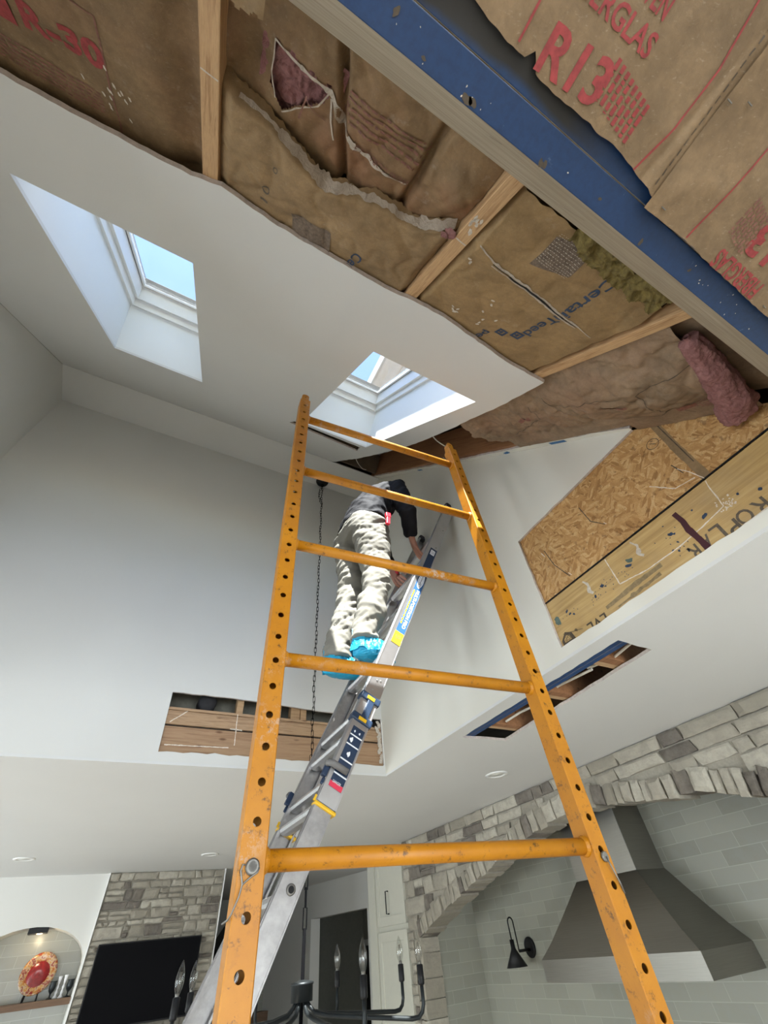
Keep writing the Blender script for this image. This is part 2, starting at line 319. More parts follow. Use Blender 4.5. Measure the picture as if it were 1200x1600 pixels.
def jag(pts, amp=.004, step=.03, closed=False, seed=0):
    out = []; n = len(pts)
    for i in range(n if closed else n-1):
        a, b = Vector(pts[i]), Vector(pts[(i+1) % n]); L = (b-a).length; k = max(1, int(L/step)); d = (b-a).normalized(); q = Vector((-d.y, d.x))
        for j in range(k):
            p = a+(b-a)*j/k
            if j: p = p+q*amp*2*nz(p.x*9, p.y*9, seed+5, 4)
            out.append((p.x, p.y))
    if not closed: out.append(tuple(pts[-1]))
    return out
HS = math.sqrt(.5)
def S(x, t, n=0.0): return Vector((x, (t-n)*HS, 3.144+(t+n)*HS))      # slope plane: x across, t up the slope, n outward
def text_mesh(name, txt, mat, parent, mp, origin, adir, bdir, height, width=None, shear=0, lift=0, bold=0.0, **props):
    cu = D.curves.new('t', 'FONT'); cu.body = txt; cu.size = 1; cu.resolution_u = 3; cu.offset = bold; cu.fill_mode = 'FRONT'
    ob = D.objects.new('t', cu); COL.objects.link(ob); dg = bpy.context.evaluated_depsgraph_get(); me = D.meshes.new_from_object(ob.evaluated_get(dg))
    bm = bmesh.new(); bm.from_mesh(me); D.objects.remove(ob)
    bmesh.ops.triangulate(bm, faces=bm.faces)
    xs = [v.co.x for v in bm.verts]; ys = [v.co.y for v in bm.verts]
    x0, x1, y0, y1 = min(xs), max(xs), 0, max(ys); sy = height/max(1e-6, y1); sx = (width/(x1-x0)) if width else sy
    for _ in range(2):
        es = [e for e in bm.edges if e.calc_length()*max(sx, sy) > .012]
        if es: bmesh.ops.subdivide_edges(bm, edges=es, cuts=1); bmesh.ops.triangulate(bm, faces=bm.faces)
    b = MB(); a, c = Vector(adir), Vector(bdir)
    for v in bm.verts:
        p = Vector(origin)+a*((v.co.x-x0)*sx+shear*v.co.y*sy)+c*(v.co.y*sy); b.v.append(Vector(mp(p.x, p.y)))
    bm.verts.index_update()
    for f in bm.faces: b.face([v.index for v in f.verts])
    bm.free(); return b.build(name, mat, parent, **props)
def ribbon(b, pts, w, mp, jit=0.0, step=.01):
    """flat strip following pts in the plane of mp"""
    P = []
    for i in range(len(pts)-1):
        a, c = Vector(pts[i]), Vector(pts[i+1]); k = max(1, int((c-a).length/step))
        for j in range(k): P.append(a+(c-a)*j/k)
    P.append(Vector(pts[-1])); o = len(b.v); m = len(P)
    for i, p in enumerate(P):
        d = (P[min(i+1, m-1)]-P[max(i-1, 0)]).normalized(); q = Vector((-d.y, d.x)); ww = w[min(int(i/m*len(w)), len(w)-1)] if isinstance(w, (list, tuple)) else w
        j1 = 1+jit*nz(p.x*60, p.y*60, 1); j2 = 1+jit*nz(p.x*60, p.y*60, 9)
        a = p+q*ww*.5*j1; c = p-q*ww*.5*j2; b.v += [Vector(mp(a.x, a.y)), Vector(mp(c.x, c.y))]
    for i in range(m-1): b.face((o+2*i, o+2*i+1, o+2*i+3, o+2*i+2))
    return b
def copy_tree(o, parent=None):
    c = o.copy(); COL.objects.link(c); c.parent = parent
    for ch in o.children: copy_tree(ch, c)
    return c
MB.mats_hint = ()
def plate_obj(name, outer, holes, mp, t0, t1, mats, parent=None, edges=None, **kw):
    b = MB(); b.edge_mats = edges; b.mats_hint = mats if isinstance(mats, (list, tuple)) else (mats,)
    return b.plate(outer, holes, mp, t0, t1).build(name, mats, parent, recalc=True, **kw)
# ================================================================== SETTING
XL, XR, YF, ZC, ZT, YB = -1.409, 1.47, 2.62, 2.743, 5.416, 2.275   # vault: left, right, far wall, low ceiling, flat top, break line
DW = .0127
mXY = lambda z: (lambda u, v, w: (u, v, z+w))
# floor and outer walls of the house
b = MB(); b.box(-4.2, 5.0, -4.2, 10.4, -.1, 0); struct(b.build('floor', M['floor']))
def wall_with_windows(name, axis, c, lo, hi, wins, inward):
    """plain outer wall with window openings"""
    mp = (lambda u, v, w: (u, c-inward*w, v)) if axis == 'Y' else (lambda u, v, w: (c-inward*w, u, v))
    struct(plate_obj(name, [(lo, 0), (hi, 0), (hi, 2.9), (lo, 2.9)], [[(a, p), (b_, p), (b_, q), (a, q)] for a, b_, p, q in wins], mp, 0, .15, M['wall']))
wall_with_windows('wall_back', 'Y', -4.2, -4.2, 5.0, [(-2.8, -.8, .5, 2.3), (-.4, 1.6, .5, 2.3)], 1)
wall_with_windows('wall_left_outer', 'X', -4.2, -4.2, 10.4, [(-1.2, .5, .5, 2.3), (.8, 2.5, .5, 2.3), (3.0, 5.6, .5, 2.3)], 1)
b = MB(); b.box(3.9, 5.0, -4.2, .45, 0, 2.9); b.box(2.98, 3.9, -4.2, .45, 0, 2.9); struct(b.build('wall_right_outer', M['wall']))
def house_window(name, axis, c, a, b_, p, q):
    t = struct(thing(name, None, None, ((a+b_)/2, c, p) if axis == 'Y' else (c, (a+b_)/2, p)))
    P = (lambda u0, u1, w0, w1, z0, z1, m: m.box(u0, u1, c+w0, c+w1, z0, z1)) if axis == 'Y' else (lambda u0, u1, w0, w1, z0, z1, m: m.box(c+w0, c+w1, u0, u1, z0, z1))
    m = MB(); mid = (a+b_)/2
    for u0, u1, z0, z1 in ((a, a+.06, p, q), (b_-.06, b_, p, q), (a, b_, p, p+.06), (a, b_, q-.06, q), (mid-.03, mid+.03, p, q)): P(u0, u1, -.08, .0, z0, z1, m)
    m.build('window_frame', M['white'], t); m = MB(); P(a+.05, b_-.05, -.045, -.04, p+.05, q-.05, m); m.build('pane', M['glass'], t)
house_window('window_3', 'Y', -4.25, -2.8, -.8, .5, 2.3); house_window('window_4', 'Y', -4.25, -.4, 1.6, .5, 2.3)
house_window('window_5', 'X', -4.25, -1.2, .5, .5, 2.3); house_window('window_6', 'X', -4.25, .8, 2.5, .5, 2.3); house_window('window_7', 'X', -4.25, 3.0, 5.6, .5, 2.3)  # unseen windows, added with the fill lamps behind them

# low ceiling with the vault opening and the cut slot
slot = jag([(1.556, .827), (1.771, .832), (1.855, 1.886), (1.559, 1.902)], .004, .04, True, 3)
vault = [(XL, -1.15), (XR, -1.15), (XR, YF), (XL, YF)]
struct(plate_obj('ceiling', [(-4.2, -4.2), (5, -4.2), (5, 10.4), (-4.2, 10.4)], [vault, slot], mXY(ZC), 0, DW, (M['ceil'], M['core']), edges=[0, 0, 1]))
# vault far wall with its cut opening
hole_far = [(1.462, 2.806)]+jag([(1.452, 2.80), (1.30, 2.803), (.80, 2.802), (.32, 2.806), (.115, 2.800)], .004, .04, seed=2)+jag([(.102, 3.112), (.45, 3.116), (.95, 3.10), (1.462, 3.088)], .002, .05, seed=6)
struct(plate_obj('wall_far', [(XL, ZC+DW), (XR, ZC+DW), (XR, ZT), (XL, ZT)], [hole_far], lambda u, v, w: (u, YF+w, v), 0, DW, (M['wall'], M['core']), edges=[0, 1]))
# right vault wall: sheet cut back to the timber near the beam
ra = jag([(1.022, 2.798), (1.004, 3.396)], .003, .05, seed=4)+jag([(1.004, 3.396), (.262, 3.405)], .003, .05, seed=5)[1:]
wr = [(YF, ZC+DW), (YF, ZT), (YB, ZT), (.262, 3.406)]+ra[::-1][1:]+jag([(1.022, 2.798), (-.192, 2.800)], .003, .05, seed=8)[1:]+[(-.192, ZC+DW)]
struct(plate_obj('wall_right', wr, [], lambda u, v, w: (XR+w, u, v), 0, DW, (M['cream'], M['core'])))
struct(plate_obj('wall_left', [(YF, ZC+DW), (YF, ZT), (YB, ZT), (-.104, 3.04), (-.104, ZC+DW)], [], lambda u, v, w: (XL-w, u, v), 0, DW, M['wall']))
struct(plate_obj('ceiling_flat_top', [(XL, YB), (XR, YB), (XR, YF), (XL, YF)], [], mXY(ZT), 0, DW, M['ceil']))
# sloped ceiling with the two skylight openings, the long cut by the right wall and the small slot
tt = 3.218
cutline = jag([(XL, .372), (-.55, .360), (-.30, .345), (-.224, .322), (-.07, .350), (.27, .357), (.345, .345), (.42, .338), (.50, .340), (.79, .382), (.975, .382)], .0025, .02, seed=1)
edge_r = jag([(.975, .382), (1.017, .695), (1.061, 1.2), (1.087, 1.65), (1.075, 2.10), (1.03, 2.65), (.945, 3.205)], .004, .05, seed=9)
sk1 = (-.833, -.311, .757, 2.180); sk2 = (.396, .927, .755, 2.215)
rect = lambda q: [(q[0], q[2]), (q[1], q[2]), (q[1], q[3]), (q[0], q[3])]
tslot = jag([(.322, 2.345), (.350, 2.262), (.905, 2.285), (.925, 2.425)], .003, .04, True, 7)
struct(plate_obj('ceiling_sloped', cutline+edge_r[1:]+[(.945, tt), (XL, tt)], [rect(sk1), rect(sk2), tslot], S, 0, DW, (M['ceil'], M['core']), edges=[1, 0, 0, 1]))
strip = [(1.407, 3.19)]+jag([(1.407, 3.19), (1.436, 1.8), (1.428, 1.0), (1.440, .5), (1.456, .37)], .004, .04, seed=12)[1:]+[(1.47, .37), (1.47, 3.19)]
struct(plate_obj('ceiling_remnant_right', strip, [], S, 0, DW, (M['cream'], M['core'])))
# roof deck and covers, unseen, added to block light leaks (keep the cavities dark)
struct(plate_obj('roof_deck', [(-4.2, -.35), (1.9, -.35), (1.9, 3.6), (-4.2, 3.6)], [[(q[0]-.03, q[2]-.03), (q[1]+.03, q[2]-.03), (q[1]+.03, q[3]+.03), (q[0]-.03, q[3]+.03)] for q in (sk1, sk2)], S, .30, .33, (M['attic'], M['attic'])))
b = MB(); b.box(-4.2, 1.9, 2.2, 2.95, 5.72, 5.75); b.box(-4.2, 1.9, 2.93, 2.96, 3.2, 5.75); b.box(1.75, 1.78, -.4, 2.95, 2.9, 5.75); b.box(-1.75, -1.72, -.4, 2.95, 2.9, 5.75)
struct(b.build('back_light_cover', M['attic']))
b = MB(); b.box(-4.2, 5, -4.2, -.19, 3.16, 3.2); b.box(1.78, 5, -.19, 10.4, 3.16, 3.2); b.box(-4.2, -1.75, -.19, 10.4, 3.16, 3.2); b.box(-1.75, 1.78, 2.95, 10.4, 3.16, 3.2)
struct(b.build('low_ceiling_light_cover', M['attic']))
# ------------------------------------------------------------------ skylights
def skylight(name, q, blind=False):
    x0, x1, t0, t1 = q; w = struct(thing(name, None, None, S((x0+x1)/2, (t0+t1)/2, .3)))
    b = MB()   # plastered shaft
    for (a, c) in (((x0, t0), (x1, t0)), ((x1, t0), (x1, t1)), ((x1, t1), (x0, t1)), ((x0, t1), (x0, t0))):
        dx, dt = (c[0]-a[0]), (c[1]-a[1]); L = math.hypot(dx, dt); nx, ntt = dt/L*.012, -dx/L*.012
        b.add([S(a[0], a[1], DW), S(c[0], c[1], DW), S(c[0], c[1], .355), S(a[0], a[1], .355), S(a[0]+nx, a[1]+ntt, DW), S(c[0]+nx, c[1]+ntt, DW), S(c[0]+nx, c[1]+ntt, .355), S(a[0]+nx, a[1]+ntt, .355)],
              [(0, 1, 2, 3), (7, 6, 5, 4), (0, 4, 5, 1), (3, 2, 6, 7), (0, 3, 7, 4), (1, 5, 6, 2)])
    b.build('shaft', M['shaft'], w, recalc=True)
    def ring(i0, i1, n0, n1, mat, nm):
        m = MB()
        def seg(a0, a1, b0, b1):
            c = S((a0+a1)/2, (b0+b1)/2, (n0+n1)/2); m.obox(c, (abs(a1-a0)/2, 0, 0), Vector((0, HS, HS))*abs(b1-b0)/2, Vector((0, -HS, HS))*(n1-n0)/2)
        seg(x0+i0, x1-i0, t0+i0, t0+i1); seg(x0+i0, x1-i0, t1-i1, t1-i0); seg(x0+i0, x0+i1, t0+i1, t1-i1); seg(x1-i1, x1-i0, t0+i1, t1-i1)
        return m.build(nm, mat, w, bevel=.002)
    ring(-.03, .016, .30, .42, M['white'], 'window_frame'); ring(.016, .034, .345, .43, M['white'], 'sash')
    ring(.034, .0368, .436, .445, M['black'], 'gasket'); ring(.0365, .049, .430, .445, M['white'], 'glazing_bead'); ring(-.03, .035, .445, .49, M['galv'], 'flashing')
    m = MB(); c = S((x0+x1)/2, (t0+t1)/2, .448); m.obox(c, ((x1-x0)/2-.045, 0, 0), Vector((0, HS, HS))*((t1-t0)/2-.045), Vector((0, -HS, HS))*.003); m.build('pane', M['glass'], w)
skylight('window_1', sk1); skylight('window_2', sk2)
# neighbouring roof eave seen through the right skylight
nb = thing('house_eave', 'white siding gable and eave seen through the right skylight', 'eave', (1.9, 1.5, 4.9))
b = MB(); b.box(1.245, 2.2, .2, 3.0, 6.60, 6.64); b.build('soffit', M['siding'], nb); b = MB(); b.box(1.225, 1.25, .2, 3.0, 6.60, 6.78); b.build('fascia', M['white'], nb)
b = MB(); b.box(1.62, 2.2, .2, 3.0, 4.4, 6.60)
for i in range(14): b.obox((1.612, 1.6, 4.5+i*.15), (.012, 0, .004), (0, 1.4, 0), (-.004, 0, .072))
b.build('siding_wall', M['siding'], nb)
b = MB(); b.obox((1.50, 1.6, 6.585), (.03, 0, 0), (0, 1.4, 0), (0, 0, .012)); b.build('soffit_trim', M['white'], nb)
# ------------------------------------------------------------------ timber
def lumber(name, label, cat, mat, c, ax, ay, az, group=None):
    b = MB(); c = Vector(c); b.obox(c, ax, ay, az); o = b.build(name, mat, bevel=.002); tag(o, label, cat, group); return o
tv, nv = Vector((0, HS, HS)), Vector((0, -HS, HS))
def rafter(x, t0, t1, label, group, mat='pine', w=.019, d=.235, n0=.0135):
    return lumber('rafter', label, 'rafter', M[mat], S(x, (t0+t1)/2, n0+d/2), (w, 0, 0), tv*(t1-t0)/2, nv*d/2, group)
rafter(-.866, -.17, .7, 'pine rafter at the far left, mostly out of the picture', None)
r1 = rafter(-.255, -.17, .74, 'striped pine rafter with plaster smears between the two left insulation batts', None)
r2 = rafter(.357, -.17, .74, 'pine rafter with a plaster-smeared upper half, left of the gold paper batt', None)
r3 = rafter(.944, -.17, .72, 'pine rafter right of the gold paper batt, ending at the drywall corner', None)
rafter(.962, .725, 3.1, 'doubled rafter behind the narrow white strip right of the right skylight', None)
rafter(1.443, .3, 3.3, 'knotty dark brown rafter along the top of the right wall', None, 'darkrafter', w=.037)
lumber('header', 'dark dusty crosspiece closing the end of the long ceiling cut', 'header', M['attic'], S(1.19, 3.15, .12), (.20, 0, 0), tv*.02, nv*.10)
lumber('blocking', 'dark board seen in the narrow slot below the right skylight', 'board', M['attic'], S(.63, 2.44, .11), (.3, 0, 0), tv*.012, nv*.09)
# plaster dust on rafters (marks)
def on_rafter(x, rr, pts, w, jit, name, mat):
    b = MB(); ribbon(b, pts, w, lambda u, v: S(u, v, .0125), jit, .006); return b.build(name, M[mat], rr)
def blot(b, cx, cy, r, mp, seed, asp=1.6, ang=0, n=16):
    o = len(b.v)
    for j in range(n):
        t = 2*math.pi*j/n; rr = r*(1+.55*nz(math.cos(t)*1.7+seed, math.sin(t)*1.7, seed)); u, v = rr*asp*math.cos(t), rr*math.sin(t)
        b.v.append(Vector(mp(cx+u*math.cos(ang)-v*math.sin(ang), cy+u*math.sin(ang)+v*math.cos(ang))))
    b.face(range(o, o+n))
b = MB(); blot(b, -.258, -.135, .016, lambda u, v: S(u, v, .0128), 3, .9); ribbon(b, [(-.272, .062), (-.238, .066)], .0035, lambda u, v: S(u, v, .0128), .5, .004); b.build('plaster_smear', M['dust'], r1)
b = MB(); ribbon(b, [(.341, .062), (.373, .066)], .004, lambda u, v: S(u, v, .0128), .5, .004)
for i in range(9): blot(b, .343+random.random()*.028, -.02+random.random()*.05, .0035, lambda u, v: S(u, v, .0128), i, 2.2, 1.5)
b.build('plaster_smear', M['dust'], r2)

# near beam over the camera (two plies, blue underside, weathered face)
nbm = thing('ceiling_beam', 'long laminated beam with blue underside and weathered wood face overhead', 'beam', (0, -.148, ZC))
b = MB(); b.cur = 0; b.obox((.0, -.126, 2.868), (1.62, 0, 0), (0, .0215, 0), (0, 0, .125)); o = b.build('beam_ply', [M['beamside'], M['blue']], nbm, bevel=.0015)
for p in o.data.polygons:
    if p.normal.z < -.5: p.material_index = 1
b = MB(); b.obox((.0, -.170, 2.868), (1.62, 0, 0), (0, .0218, 0), (0, 0, .125)); o2 = b.build('beam_ply', [M['beamside'], M['blue']], nbm, bevel=.0015)
for p in o2.data.polygons:
    if p.normal.z < -.5: p.material_index = 1
b = MB()   # torn knots and nail scars on the blue underside
for i, (x, y, r) in enumerate(((.136, -.1105, .005), (.145, -.112, .004), (.270, -.109, .0035), (.276, -.1105, .003), (.487, -.112, .003), (.02, -.13, .003), (.60, -.125, .002), (.38, -.12, .002), (.068, -.114, .002))):
    blot(b, x, y, r, lambda u, v: (u, v, ZC-.0006), i, 1.7, .4*i)
b.build('nail_scar', M['blackink'], nbm)
b = MB()
for i in range(26): blot(b, .0+random.random()*1.1, -.108-random.random()*.03, .0004+random.random()*.0007, lambda u, v: (u, v, ZC-.0005), i, 1.5, i)
b.build('paint_fleck', M['dust'], nbm, kind='stuff')
b = MB()   # pencil and grain marks on the weathered face
for pts in ([(.33, 2.93), (.40, 2.90), (.44, 2.86)], [(.78, 2.87), (.86, 2.83)], [(.20, 2.80), (.22, 2.79)]): ribbon(b, pts, .0025, lambda u, v: (u, -.1040, v), .4)
b.build('pencil_mark', M['greyink'], nbm)
# beam carrying the right wall, its laminated face exposed by the cut
rb = thing('wall_beam', 'yellow laminated beam with printed letters exposed along the right wall', 'beam', (1.53, 1.2, 2.757))
for xx, hx_ in ((1.506, .0222), (1.551, .0222), (1.596, .0222), (1.634, .0155)):
    b = MB(); b.obox((xx, 1.21, 2.885), (hx_, 0, 0), (0, 1.40, 0), (0, 0, .128)); o = b.build('beam_ply', [M['lvl'], M['blue2']], rb, bevel=.0015)
    for p in o.data.polygons:
        if p.normal.z < -.5: p.material_index = 1
WX = 1.4832
mw = lambda u, v: (WX, u, v)
def wtext(txt, y, z, h, w, mat, **k): return text_mesh('printed_lettering', txt, M[mat], rb, mw, (y, z), (1, 0), (0, -1), h, w, **k)
for ch, y, w_, z in (('R', .142, .04, 2.848), ('O', .190, .046, 2.849), ('P', .236, .036, 2.841), ('L', .280, .036, 2.858), ('A', .325, .038, 2.85), ('R', .372, .034, 2.846)): wtext(ch, y, z, .052, w_, 'greyink', bold=.012)
wtext('LVL', .782, 2.826, .04, .095, 'blackink', bold=.015)
b = MB(); ribbon(b, [(.765, 2.835), (.62, 2.848), (.50, 2.852)], [.016, .02, .017], mw, .3); ribbon(b, [(.72, 2.812), (.60, 2.822), (.52, 2.826)], [.006, .015, .012], mw, .9)
ribbon(b, [(.995, 2.848), (.90, 2.822)], .004, mw, .4); blot(b, .93, 2.832, .006, mw, 2, 1.6, 1)
b.build('smeared_print', M['smear'], rb)
b = MB(); b.mats_hint = (0,); b.plate([(1.015, 2.825), (.985, 2.852), (.955, 2.838), (.945, 2.80), (1.015, 2.80)], [[(1.002, 2.826), (.985, 2.838), (.968, 2.83), (.966, 2.812), (1.002, 2.812)]], lambda u, v, w: (WX-w, u, v), 0, .0004); b.build('printed_badge', M['blackink'], rb)
wtext('GP', .968, 2.832, .018, .03, 'blackink')
b = MB()
for pts in ([(.666, 3.008), (.667, 2.884)], [(.667, 2.884), (.553, 2.867), (.419, 2.867), (.312, 2.879), (.232, 2.894)], [(.232, 2.894), (.220, 2.989), (.215, 3.008)], [(.24, 2.803), (.05, 2.812), (-.15, 2.815)]): ribbon(b, pts, .004, lambda u, v: (WX-.0006, u, v), .9, .004)
for i in range(30): blot(b, .20+random.random()*.05, 2.875+random.random()*.045, .002, lambda u, v: (WX-.0006, u, v), i, 1.6, i)
b.build('chalk_line', M['chalk'], rb)
b = MB(); ribbon(b, [(.360, 2.982), (.355, 2.94), (.358, 2.90), (.352, 2.85), (.350, 2.80)], [.018, .02, .019, .021], lambda u, v: (WX-.0009, u, v), .25, .006); b.build('woven_strap', M['strap'], rb)
b = MB()
for i, (y, z, r, a) in enumerate(((.415, 2.968, .004, 1), (.412, 2.925, .009, 1.6), (.402, 2.918, .006, 1), (.309, 2.950, .005, 1), (.292, 2.907, .009, 1.8), (.734, 2.922, .008, 1.5), (.722, 2.912, .005, 1), (.781, 2.900, .007, 1.6), (.931, 2.923, .006, 2), (.922, 2.906, .006, 1.6), (.905, 2.895, .006, 1.4), (.40, 2.84, .006, 1.5), (.425, 2.857, .005, 1.3), (.44, 2.87, .004, 2), (.60, 2.925, .008, 2.4), (.41, 2.885, .004, 2.2), (.13, 2.87, .008, 1), (.18, 2.90, .006, 1))): blot(b, y, z, r*.72, mw, i, a, i*.7)
for i in range(50):
    c = random.choice(((.415, 2.93), (.72, 2.915), (.92, 2.91), (.42, 2.86), (.77, 2.9), (.62, 2.91))); blot(b, c[0]+random.gauss(0, .022), c[1]+random.gauss(0, .014), .0016, mw, i, 1.5, i)
b.build('blue_paint_speck', M['blueink'], rb, kind='stuff')
b = MB(); blot(b, .995, 2.914, .014, lambda u, v: (WX-.0003, u, v), 4, 1.5, 1.5); blot(b, .585, 2.94, .008, lambda u, v: (WX-.0003, u, v), 6, 1.8, .6); b.build('green_paint_smudge', plain('green_grey_paint', (.10, .14, .12), .8, var=.3), rb)
b = MB()
for pts, w in (([(.80, 2.99), (.785, 2.965), (.792, 2.935), (.782, 2.918)], [.007, .012, .018, .012]), ([(.545, 3.0), (.53, 2.97), (.542, 2.935), (.53, 2.92)], [.006, .01, .018, .01])): ribbon(b, pts, w, lambda u, v: (WX-.0008, u, v), .5, .005)
b.build('dried_glue', M['dust'], rb)
# strand board above the beam
ob = plate_obj('strand_board', [(1.14, 3.017), (1.14, 3.50), (.45, 3.62), (.10, 3.25), (-.192, 2.96), (-.192, 3.017)][:2]+[(.72, 3.86), (-.18, 2.98), (-.18, 3.017)], [], lambda u, v, w: (WX+.002+w, u, v), 0, .012, M['osb']); tag(ob, 'orange strand board panel exposed on the upper right wall', 'board')
mo = lambda u, v: (WX+.0013, u, v)
b = MB()
for pts, w in (([(1.02, 3.0185), (.5, 3.019), (-.18, 3.019)], .006),): ribbon(b, pts, w, mo, .15)
b.build('dark_joint', M['black'], ob)
b = MB(); ribbon(b, [(.195, 3.36), (.202, 3.20), (.204, 3.022)], .032, lambda u, v: (WX+.0016, u, v), .12); b.build('pasted_seam', M['kraftB'], ob)
b = MB()
for pts in ([(.64, 3.30), (.63, 3.20), (.585, 3.14)], [(.90, 3.25), (.885, 3.15), (.84, 3.05)], [(.255, 3.15), (.245, 3.09)], [(.19, 3.34), (.196, 3.10)]): ribbon(b, pts, .004, mo, .5)
ci = [(.248+.024*math.cos(t), 3.285+.024*math.sin(t)) for t in [i*math.pi/8 for i in range(17)]]; ribbon(b, ci, .0025, mo, .3); ribbon(b, [(.240, 3.275), (.256, 3.295)], .003, mo); ribbon(b, [(.240, 3.296), (.249, 3.300)], .003, mo)
b.build('marker_line', M['blackink'], ob)
b = MB()
for pts in ([(.25, 3.12), (.23, 3.08), (.212, 3.02)], [(.36, 3.14), (.30, 3.06), (.23, 3.045)], [(.585, 3.15), (.578, 3.135)], [(.92, 3.25), (.91, 3.22)], [(.84, 3.07), (.83, 3.05)]): ribbon(b, pts, .0035, lambda u, v: (WX+.001, u, v), .9, .004)
b.build('chalk_line', M['chalk'], ob)
# small tools and tape by the cuts
def tape_piece(x, t, ln, ang, label):
    b = MB(); ca, sa = math.cos(ang), math.sin(ang)
    b.obox(S(x, t, -.0012), Vector((ca, 0, 0))*ln/2+tv*sa*ln/2, tv*ca*.011-Vector((sa, 0, 0))*.011, nv*.0004); tag(b.build('masking_tape', M['tape']), label, 'tape', 'blue tape along the right ceiling cut')
tape_piece(1.452, .755, .10, 1.57, 'longest strip of blue tape on the white edge above the right wall')
tape_piece(1.458, 1.15, .05, 1.3, 'small blue tape scrap on the edge left of the longest strip'); tape_piece(1.462, 2.26, .07, 1.57, 'blue tape scrap on the edge above the worker, beside the scaffold post')
def cable(name, label, pts, r=.003):
    b = MB(); P = []
    for i in range(len(pts)-1):
        for k in range(8):
            t = k/8; p0, p1, p2, p3 = [Vector(pts[min(max(i+q, 0), len(pts)-1)]) for q in (-1, 0, 1, 2)]
            P.append(.5*((2*p1)+(-p0+p2)*t+(2*p0-5*p1+4*p2-p3)*t*t+(-p0+3*p1-3*p2+p3)*t**3))
    P.append(Vector(pts[-1])); b.tube(P, r, 8); tag(b.build(name, M['cable']), label, 'cable')
cable('electric_cable', 'white cable looping out of the long ceiling cut above the right scaffold post', [S(1.06, 1.5, .09), S(1.14, 1.48, .02), S(1.27, 1.45, -.02), S(1.36, 1.55, -.03), S(1.395, 1.72, .0), S(1.40, 1.8, .03)], .004)
cable('electric_cable', 'short white cable loop at the far end of the ceiling cut', [S(1.05, 2.9, .07), S(1.12, 2.95, .02), S(1.2, 3.02, .0), S(1.27, 3.11, .02)], .004)
# timber behind the far wall cut
fw = thing('floor_beam', 'brown timber band exposed in the far wall opening behind the ladder', 'beam', (.8, 2.66, 2.757))
b = MB(); b.box(-.1, 1.47, 2.637, 2.68, 2.757, 2.936); b.build('lower_board', wood('reddish_board', (.30, .17, .09), (.40, .25, .14), 'X', .8), fw)
b = MB(); b.box(-.1, 1.47, 2.650, 2.68, 2.936, 2.946); b.build('dark_gap', M['black'], fw)
b = MB(); b.box(-.1, 1.47, 2.634, 2.68, 2.946, 3.008); b.box(-.1, 1.47, 2.640, 2.68, 3.010, 3.020); b.box(-.1, 1.47, 2.634, 2.72, 3.022, 3.036); b.build('upper_board', wood('layered_board', (.30, .18, .10), (.46, .30, .17), 'X', 2.0), fw)
b = MB()
for pts in ([(.135, 2.84), (.47, 2.846)], [(.49, 3.03), (.50, 2.86)], [(.46, 2.945), (.53, 2.943)], [(.13, 2.955), (.21, 3.02)]): ribbon(b, pts, .005, lambda u, v: (u, 2.6325, v), .8, .005)
b.build('chalk_line', M['chalk'], fw)
for i, (x, w, lb) in enumerate(((.505, .02, 'pine stud end at the left side of the far wall opening'), (.86, .03, 'pine stud behind the chandelier chain in the far wall opening'), (.915, .02, 'thin pine stud just right of the stud behind the chain'), (.745, .02, 'pine stud hidden near the left scaffold post in the far wall opening'))):
    lumber('stud', lb, 'stud', M['pinex'], (x, 2.70, 3.2), (w, 0, 0), (0, .03, 0), (0, 0, .163), 'studs in the far wall opening')
for x, r, z, lb in ((.315, .055, 3.115, 'black flexible duct in the left end of the far wall opening'), (.69, .035, 3.125, 'small black duct end beside the scaffold post')):
    b = MB(); b.lathe([(r*.3, 0), (r*.8, .01), (r, .02), (r*.92, .035), (r, .05), (r*.92, .065), (r, .08)], (x, 2.70, z), 20, axis=(0, 1, 0)); tag(b.build('duct', M['rubber']), lb, 'duct')
b = MB(); b.box(-.2, 1.6, 2.86, 2.88, 2.76, 3.6); struct(b.build('wall_behind_opening', plain('grey_green_sheathing', (.20, .19, .155), .9, var=.15)))
b = MB()
for i in range(14): blot(b, 1.445+random.gauss(0, .010), 2.83+i*.018, .016, lambda u, v: (u, 2.631-.0004*i, v), i, .8, i)
b.build('wall_plaster_remnant', M['dust']); tag(D.objects['wall_plaster_remnant'], 'ragged white plaster left on the right end of the far wall opening', 'plaster')
# cavity behind the slot in the low ceiling
for y, lb in ((.99, 'brown joist at the right end of the low ceiling slot'), (1.33, 'brown joist across the middle of the low ceiling slot'), (1.74, 'brown joist at the left end of the low ceiling slot')):
    lumber('joist', lb, 'joist', M['darkpine'], (2.18, y, 2.88), (.52, 0, 0), (0, .019, 0), (0, 0, .12), 'joists above the slot')
for y in (1.02, 1.36, 1.77):
    lumber('nailer', {1.02: 'pale wood strip beside the right joist of the slot', 1.36: 'pale wood strip in the middle of the slot', 1.77: 'pale wood strip at the left end of the slot'}[y], 'board', M['pinex'], (1.77, y, 2.772), (.115, 0, 0), (0, .022, 0), (0, 0, .009), 'wood strips in the slot')
for pts, lb in (([(1.70, .86, 2.775), (1.735, .99, 2.775), (1.70, 1.10, 2.78)], 'pale torn paper strip at the right end of the low ceiling slot'), ([(1.70, 1.08, 2.765), (1.725, 1.30, 2.79), (1.70, 1.47, 2.765)], 'pale torn paper strip hanging in the middle of the low ceiling slot'), ([(1.715, 1.50, 2.765), (1.735, 1.60, 2.78), (1.715, 1.70, 2.768)], 'short pale torn paper strip at the left part of the low ceiling slot')):
    b = MB(); b.tube(pts, .006, 6, smooth=False); tag(b.build('paper_strip', M['cable']), lb, 'paper')
